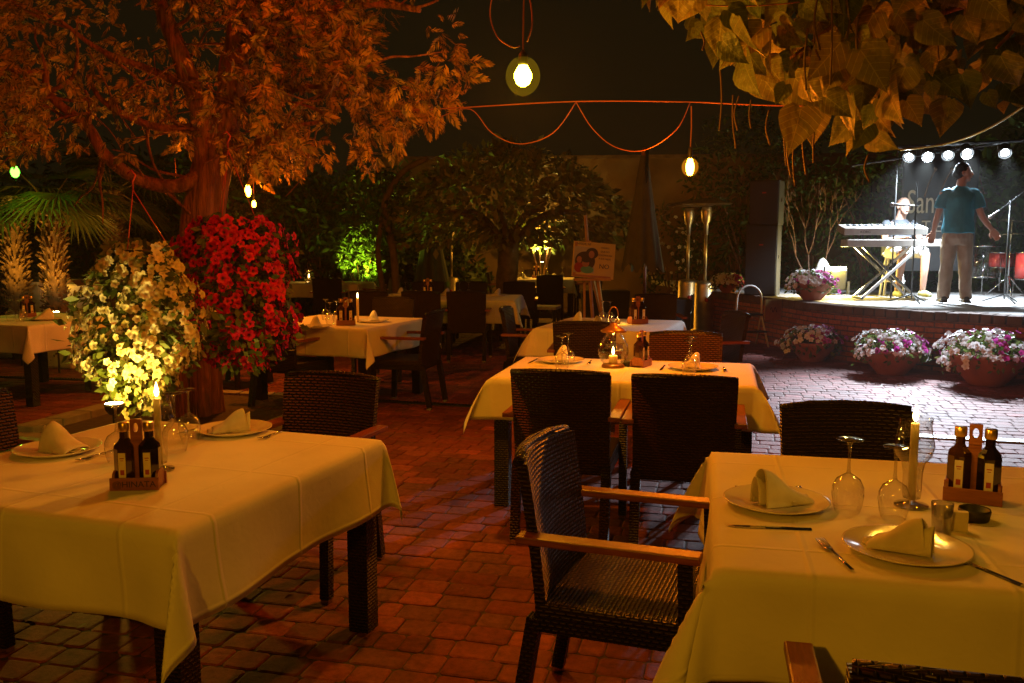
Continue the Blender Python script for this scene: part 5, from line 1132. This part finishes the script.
# stool
sp = stage_pt(908, 298); o = empty('bar_stool', (sp.x, sp.y+.55, SH), 0, 'white round stool under the seated keyboard player', 'stool'); f = MB(); f.lathe([(.0001, .6), (.16, .6), (.17, .62), (.165, .65), (.0001, .655)], n=24, caps=False); f.build('seat', 'white', o, True)
for k in range(4): a = k*math.pi/2+.6; f = MB(); f.tube([(math.cos(a)*.2, math.sin(a)*.2, 0), (math.cos(a)*.12, math.sin(a)*.12, .6)], .017, 8); f.build('leg', 'white', o, True)
f = MB(); f.tube([(.175*math.cos(a), .175*math.sin(a), .22) for a in np.linspace(0, 2*math.pi, 25)], .01, 6); f.build('foot_ring', 'white', o, True)
def mic_stand(px, py, h, boom, label):
    c = stage_pt(px, py); o = empty('microphone_stand', (c.x, c.y, SH), 0, label, 'microphone stand', 'microphone stands on the stage')
    f = MB(); f.tube([(0, 0, .05), (0, 0, h)], .011, 8); f.build('pole', 'black', o, True)
    for k in range(3): a = k*2.09+.5; f = MB(); f.tube([(0, 0, .12), (math.cos(a)*.28, math.sin(a)*.28, .01)], .01, 6); f.build('leg', 'black', o, True)
    f = MB(); a, b_ = [Vector(q) for q in boom]; f.tube([a, b_], .008, 6); f.build('boom', 'black', o, True); d = (b_-a).normalized(); mc = MB(); mc.tube([b_, b_+d*.12], [.012, .018], 10); mc.ball(b_+d*.14, .027); mc.build('microphone', 'greyplastic', o, True)
mic_stand(911, 303, 1.6, [(.03, 0, 1.28), (-.14, .05, 1.29)], 'straight microphone stand in front of the keyboard player')
mic_stand(1004, 303, 1.35, [(.45, .0, 1.68), (-.14, 0, 1.22)], 'boom microphone stand in front of the drums'); mic_stand(867, 286, 1.9, [(0, 0, 1.86), (.05, 0, 1.94)], 'tall thin black stand behind the keyboards on the left')
# drums
dc = stage_pt(1018, 297)
def drum(loc, r, h, m, label, rz=0, tilt=0):
    o = empty('drum', loc, rz, label, 'drum', 'drum kit'); o.rotation_euler = (tilt, 0, rz); f = MB(); f.lathe([(r, 0), (r, h)], n=32); f.build('shell', m, o, True)
    f = MB(); f.lathe([(r+.006, h-.02), (r+.012, h-.01), (r+.006, h+.004), (r-.01, h+.006)], n=32, caps=False); f.build('hoop', 'chrome', o, True); f = MB(); f.lathe([(r+.006, 0), (r+.012, .01), (r+.006, .02)], n=32, caps=False); f.build('hoop', 'chrome', o, True)
    f = MB(); f.lathe([(.0001, h+.003), (r-.008, h+.003)], n=32, caps=False); f.build('drumhead', 'white', o)
    for k in range(3): a = k*2.09; f = MB(); f.tube([(math.cos(a)*(r+.02), math.sin(a)*(r+.02), h*.6), (math.cos(a)*(r+.04), math.sin(a)*(r+.04), -.22)], .008, 6); f.build('leg', 'chrome', o, True)
drum((dc.x+.35, dc.y+.35, SH+.24), .2, .42, 'reddrum', 'red floor drum at the right picture edge'); drum((dc.x+.25, dc.y+.95, SH+.4), .18, .25, 'reddrum', 'red rack drum behind the cymbals'); drum((dc.x-.05, dc.y+.9, SH+.25), .22, .50, 'glass', 'clear-shelled drum left of the cymbal stand')
def cymbal(x, y, zs, label):
    o = empty('cymbal_stand', (x, y, SH), 0, label, 'cymbals', 'drum kit'); f = MB(); f.tube([(0, 0, .03), (0, 0, max(zs)+.06)], .012, 8); f.build('pole', 'chrome', o, True)
    for k in range(3): a = k*2.09+.2; f = MB(); f.tube([(0, 0, .3), (math.cos(a)*.3, math.sin(a)*.3, .01)], .01, 6); f.build('leg', 'chrome', o, True)
    for i, z in enumerate(zs): f = MB(); f.X = Matrix.Translation((0, 0, z)) @ Matrix.Rotation(R(6 if i else -3), 4, 'Y'); f.lathe([(.0001, .02), (.04, .015), (.08, .005), (.24, -.008), (.24, -.011), (.08, .002), (.0001, .01)], n=36, caps=False); f.build('cymbal', 'brass', o, True)
cymbal(dc.x-.02, dc.y+.25, (.93, 1.12), 'stand with two brass cymbals at the right of the stage'); cymbal(dc.x+.7, dc.y+.5, (1.3,), 'stand with one large brass cymbal past the right picture edge') if False else None
# banner and light bar
c = D(943, 150, 14.0); o = empty('banner', (c.x, 14.0, SH), 0, 'dark hanging banner with pale serif lettering behind the band', 'banner'); zt = c.z-SH
f = MB(); V = []; Fc = []
for j in range(2):
    for i in range(25): V.append((-.60+1.2*i/24, .012*math.sin(i*.8)+.02, .35+(zt-.35)*j))
for i in range(24): Fc.append((i, i+1, 26+i, 25+i))
f.add(V, Fc); bc = f.build('cloth', 'bannercloth', o, True); m_ = bc.modifiers.new('s', 'SOLIDIFY'); m_.thickness = .004
lz = D(943, 213, 14.0).z-SH; text_mesh('Sant', .52, 'white', o, 'lettering', .002, (-.53, -.012, lz), align='LEFT', sx=.62); lz = D(943, 232, 14.0).z-SH; text_mesh('T E', .26, 'white', o, 'lettering', .002, (-.28, -.012, lz), align='LEFT', sx=.9)
f = MB()
for s in (0, 1, 2):
    f.tube([(-.25+.22*s, -.0, lz+.55), (-.2+.24*s, -.0, lz+.75), (-.1+.26*s, -.0, lz+.98)], .012, 5); f.ball((-.1+.26*s, -.0, lz+.98), .03, 8)
f.build('emblem', 'podmat', o)
f = MB(); f.tube([(-.64, .05, zt+.02), (.66, .05, zt+.02)], .02, 8); f.build('top_bar', 'black', o)
lb = empty('light_bar', (D(905, 150, 12.6).x, 12.6, SH), 0, 'black light bar on two posts over the stage', 'light stand'); hb = D(905, 147, 12.6).z-SH; L_ = 3.3
f = MB(); f.tube([(-.1, 0, hb), (L_, -.6, hb+.12)], .022, 8); f.build('bar', 'black', lb); 
for x in (-.1, L_): f = MB(); f.tube([(x, .0 if x < 0 else -.6, 0), (x, .0 if x < 0 else -.6, hb)], .012, 8); f.build('post', 'black', lb)
f = MB(); f.tube([(-.7, .1, hb-.25), (L_+.4, -.9, hb+.38)], .016, 6); f.build('upper_bar', 'black', lb)
tgt = Vector((3.9, 8.4, 0))
for i, (px, py, e) in enumerate(((909, 157, 480), (928, 156, 480), (948, 155, 380), (967, 153, 300), (1005, 153, 260))):
    c = D(px, py, 12.5-.13*i); nm = ('leftmost', 'second', 'third', 'fourth', 'rightmost')[i]
    o = empty('stage_spotlight', c, 0, 'dazzling white stage spotlight on the bar, %s of five' % nm, 'stage light', 'white spotlights over the stage')
    t = tgt+Vector((.7*i-1.0, -.2*i, 0)) if i < 4 else Vector((5.4, 9, .5)); d = (t-c).normalized(); q = d.to_track_quat('-Z', 'Y'); o.rotation_mode = 'QUATERNION'; o.rotation_quaternion = q
    f = MB(); f.lathe([(.05, .16), (.075, .14), (.08, .0), (.085, -.02), (.08, -.02), (.074, .0)], n=24, caps=False); f.build('can', 'black', o, True)
    f = MB(); f.lathe([(.0001, .004), (.052, .004)], n=24, caps=False); f.build('lens', 'spotface', o)
    f = MB(); f.tube([(.09, 0, .05), (.09, .1, .07), (0, .14, .08), (-.09, .1, .07), (-.09, 0, .05)], .006, 5); f.build('bracket', 'black', o)
    lamp_light('spot_beam', o, (0, 0, -.04), 'SPOT', e*5.2, (.74, .87, 1), .05, (0, 0, 0), R(37), 1)
    if i in (1, 3): # the fixtures also wash the players from above
        dn = q.inverted() @ Vector(((-.15 if i == 1 else .25), .25, -1)); lamp_light('wash', o, (0, 0, -.05), 'SPOT', 1500, (.75, .88, 1), .06, dn.to_track_quat('-Z', 'Y').to_euler(), R(105), .8)
# flood light by keyboards
c = stage_pt(834, 294); o = empty('stage_floodlight', (c.x, c.y, SH), R(165), 'bright yellow-white floodlight on the stage floor left of the keyboards', 'floodlight'); f = MB(); f.box((0, 0, .25), (.34, .16, .34), rx=R(-25)); f.build('housing', 'black', o, bevel=.02)
f = MB(); f.box((0, .092, .29), (.30, .005, .30), rx=R(-25)); f.build('lens', 'flood_face', o); f = MB(); f.box((-.2, 0, .1), (.03, .2, .2)).box((.2, 0, .1), (.03, .2, .2)); f.build('bracket', 'black', o)
lamp_light('flood', o, (0, .2, .36), 'POINT', 105, (1, .72, .14), .1)
o = empty('reflector_cone', (c.x-.08, c.y+.3, SH), 0, 'pale pointed fabric cover glowing beside the floodlight', 'fabric cover'); f = MB(); f.lathe([(.22, 0), (.21, .2), (.13, .38), (.05, .52), (.0001, .55)], n=20, caps=False); f.build('cover', 'white', o, True, rough_noise=.04)
# ---------------------------------------------------------------- people
def hand(f, wrist, d, up, s=1.0, curl=.5):
    """palm and five separate curled fingers"""
    wrist = Vector(wrist); d = Vector(d).normalized(); up = Vector(up).normalized(); side = d.cross(up).normalized()
    pal = wrist+d*.045*s
    for k in range(4): f.tube([wrist+side*(k-1.5)*.012*s, wrist+d*.085*s+side*(k-1.5)*.021*s], [.016*s, .013*s], 8)
    for k, L in enumerate((.072, .082, .077, .058)):
        b = wrist+d*.085*s+side*(k-1.5)*.021*s; p1 = b+(d*math.cos(curl*.6)-up*math.sin(curl*.6))*L*.45*s; p2 = p1+(d*math.cos(curl*1.6)-up*math.sin(curl*1.6))*L*.32*s; p3 = p2+(d*math.cos(curl*2.4)-up*math.sin(curl*2.4))*L*.25*s; f.tube([b, p1, p2, p3], [.0098*s, .0092*s, .0085*s, .0065*s], 7)
    b = wrist+d*.025*s-side*.026*s; f.tube([b, b+(d*.6-side*.7).normalized()*.045*s, b+(d*.9-side*.5-up*.3).normalized()*.075*s], [.015*s, .012*s, .009*s], 7)
def head(f, c, fd, s=1.0):
    c = Vector(c); fd = Vector(fd).normalized(); side = Vector((-fd.y, fd.x, 0))
    f.ball(c+Vector((0, 0, .025*s)), .098*s, 16, (.86, .86, 1.05)); f.ball(c+fd*.03*s-Vector((0, 0, .045*s)), .07*s, 14, (.85, .85, .95)); f.ball(c-fd*.022*s+Vector((0, 0, .03*s)), .088*s, 14)
    f.ball(c+fd*.055*s-Vector((0, 0, .085*s)), .032*s, 8); f.tube([c+fd*.085*s+Vector((0, 0, .02*s)), c+fd*.108*s-Vector((0, 0, .018*s)), c+fd*.092*s-Vector((0, 0, .028*s))], [.010*s, .015*s, .014*s], 7)
    f.tube([c+fd*.088*s-side*.02*s-Vector((0, 0, .052*s)), c+fd*.096*s-Vector((0, 0, .052*s)), c+fd*.088*s+side*.02*s-Vector((0, 0, .052*s))], .009*s, 6)
    for k in (-1, 1): f.ball(c+side*k*.088*s-fd*.005*s-Vector((0, 0, .008*s)), .03*s, 8, (.45, .6, 1.1))
def face_parts(o, c, fd, s=1.0):
    c = Vector(c); fd = Vector(fd).normalized(); side = Vector((-fd.y, fd.x, 0))
    for k in (-1, 1):
        f = MB(); f.ball(c+fd*.083*s+side*k*.033*s+Vector((0, 0, .012*s)), .011*s, 8); f.build('eye', 'white', o, True); f = MB(); f.ball(c+fd*.0925*s+side*k*.033*s+Vector((0, 0, .012*s)), .004*s, 6); f.build('pupil', 'black', o, True)
        f = MB(); f.tube([c+fd*.089*s+side*k*.018*s+Vector((0, 0, .034*s)), c+fd*.086*s+side*k*.05*s+Vector((0, 0, .033*s))], .0045*s, 5); f.build('eyebrow', 'hair', o, True)
mp_ = stage_pt(954, 302.5); man = empty('person', (mp_.x, mp_.y, SH), R(-14), 'man standing on the stage in a teal T-shirt and khaki trousers, seen from behind', 'person')
man.scale = (1.04,)*3
hc = (.03, .015, 1.645); hd = (.93, -.18, 0)
f = MB(); head(f, hc, hd); f.tube([(0, -.005, 1.40), (.005, 0, 1.5), (.02, .005, 1.6)], [.068, .058, .058], 14)
f.loft([((0, 0, .90), .13, .09), ((0, 0, 1.1), .125, .09), ((0, 0, 1.3), .165, .11), ((0, 0, 1.42), .15, .09), ((0, 0, 1.46), .07, .06)], 20)
LA = [(-.19, 0, 1.40), (-.245, -.01, 1.13), (-.285, .03, .90)]; RA = [(.19, 0, 1.40), (.25, -.02, 1.13), (.385, -.03, .93)]
for A_ in (LA, RA): f.tube(catmull(A_, 5), [.052, .05, .048, .046, .043, .041, .04, .038, .034, .030, .027], 12); A_ = [Vector(q) for q in A_]; hand(f, A_[2], (A_[2]-A_[1]), (0, 1, 0) if A_[2].x < 0 else (.2, 1, .1), 1.05, .55)
for s in (-1, 1): f.tube([(s*.085, 0, .90), (s*.10, .005, .52), (s*.128, 0, .08)], [.07, .042, .035], 12)
body = f.build('body', 'skin', man, remesh=.007); face_parts(man, hc, hd)
f = MB(); f.loft([((0, 0, .885), .192, .145), ((0, 0, .95), .190, .142), ((0, 0, 1.08), .174, .13), ((0, 0, 1.22), .182, .13), ((0, 0, 1.34), .192, .13), ((0, 0, 1.40), .178, .112), ((0, 0, 1.44), .12, .09), ((0, 0, 1.478), .075, .068)], 24)
for s, A_ in ((-1, LA), (1, RA)): f.tube([(s*.11, 0, 1.395), (s*.17, 0, 1.385), Vector(A_[0]).lerp(Vector(A_[1]), .3), Vector(A_[0]).lerp(Vector(A_[1]), .74)], [.068, .072, .066, .072], 14)
f.build('t_shirt', 'tealshirt', man, remesh=.010, rough_noise=.009, nscale=12)
f = MB(); f.loft([((0, 0, .74), .15, .11), ((0, 0, .823), .176, .13), ((0, 0, .90), .172, .128), ((0, 0, .983), .158, .115)], 25)
for s in (-1, 1): f.tube([(s*.087, .003, .862), (s*.096, .002, .70), (s*.111, .009, .48), (s*.122, .0, .28), (s*.1325, -.002, .047)], [.094, .096, .082, .078, .073], 15)
f.build('trousers', 'khaki', man, remesh=.010, rough_noise=.012, nscale=12)
for s in (-1, 1): f = MB(); f.tube([(s*.132, -.08, .045), (s*.135, .0, .05), (s*.145, .09, .04), (s*.15, .16, .03)], [.038, .048, .044, .028], 12); f.box((s*.14, .04, .012), (.095, .27, .024)); f.build('shoe', 'shoe', man, remesh=.008)
f = MB(); H = Vector(hc); f.ball(H-Vector(hd)*.018+Vector((0, 0, .045)), .101, 16, (.93, .93, .95)); f.ball(H-Vector(hd)*.040+Vector((0, 0, -.005)), .094, 14, (.95, .95, 1)); hm = f.build('hair', 'hair', man, remesh=.009, rough_noise=.006, nscale=40)
# cut hair away from the face side
bm_ = bmesh.new(); bm_.from_mesh(hm.data); hdv = Vector(hd).normalized()
bmesh.ops.delete(bm_, geom=[v for v in bm_.verts if (v.co-H).dot(hdv) > .055 and v.co.z < H.z+.085 or (v.co-H).dot(hdv) > .02 and v.co.z < H.z+.02], context='VERTS'); bm_.to_mesh(hm.data); bm_.free()
# seated player
pp = stage_pt(905, 297); pl = empty('person', (pp.x, sp.y+.55, SH), R(180+8), 'bald man in a dark T-shirt and pale shorts seated playing the keyboards', 'person')
hc2 = (.0, .10, 1.33); hd2 = (.05, 1, -.12)   # faces +y locally, towards the audience after the turn
f = MB(); head(f, hc2, hd2, 1.05); f.tube([(0, .0, 1.08), (0, .04, 1.18), (0, .08, 1.28)], [.085, .072, .068], 14)
f.loft([((0, -.02, .62), .19, .15), ((0, -.01, .78), .2, .17), ((0, 0, .95), .205, .15), ((0, .01, 1.08), .18, .11), ((0, .02, 1.13), .08, .07)], 20)
for s in (-1, 1):
    A_ = [Vector((s*.22, 0, 1.06)), Vector((s*.29, .12, .82)), Vector((s*.18, .38, .86))]; f.tube([A_[0], A_[0].lerp(A_[1], .5), A_[1], A_[1].lerp(A_[2], .5), A_[2]], [.058, .053, .047, .04, .03], 12); hand(f, A_[2], A_[2]-A_[1], (0, 0, 1), 1.05, .4)
    f.tube([(s*.10, 0, .66), (s*.16, .25, .66), (s*.18, .42, .62)], [.10, .085, .065], 14); f.tube([(s*.18, .42, .64), (s*.19, .40, .42), (s*.20, .36, .09)], [.064, .058, .038], 12)
f.build('body', 'skin', pl, remesh=.008); face_parts(pl, hc2, hd2, 1.05)
f = MB(); f.loft([((0, -.02, .60), .225, .19), ((0, -.01, .74), .23, .20), ((0, 0, .92), .23, .18), ((0, .01, 1.05), .215, .135), ((0, .02, 1.12), .12, .09), ((0, .025, 1.145), .085, .078)], 24)
for s in (-1, 1): f.tube([(s*.17, 0, 1.065), (s*.225, .01, 1.03), (s*.262, .07, .92)], [.085, .08, .075], 14)
ts = f.build('t_shirt', 'darkshirt', pl, remesh=.011, rough_noise=.012, nscale=10)
text_mesh('VINTAGE', .06, 'white', ts, 'lettering', .004, (0, .19, .99), (math.pi/2, 0, math.pi)) if False else None
f = MB(); f.loft([((0, -.02, .58), .19, .17), ((0, -.02, .70), .21, .18)], 24)
for s in (-1, 1): f.tube([(s*.10, -.02, .66), (s*.15, .2, .67), (s*.175, .40, .655)], [.115, .105, .092], 16)
f.build('shorts', 'shorts', pl, remesh=.011, rough_noise=.012, nscale=9)
for s in (-1, 1): f = MB(); f.tube([(s*.20, .30, .05), (s*.2, .38, .055), (s*.21, .48, .045), (s*.215, .54, .03)], [.04, .05, .045, .03], 12); f.build('shoe', 'paleshoe', pl, remesh=.009)
bpy.context.view_layer.update()

# ---------------------------------------------------------------- faint haze added so the lamps show a glow
hz = MB(); hz.box((0, 90, 3.0), (324, 324, 8.0)); hz = hz.build('haze', None); tag(hz, kind='stuff')
m, n, l, b = nt_new('glow_haze'); n.remove(b); v = n.new('ShaderNodeVolumePrincipled'); v.inputs['Color'].default_value = (.9, .88, .8, 1); v.inputs['Density'].default_value = .0011; v.inputs['Anisotropy'].default_value = .35
l.new(v.outputs[0], n['Material Output'].inputs['Volume']); hz.data.materials.append(m)
bpy.context.view_layer.update()
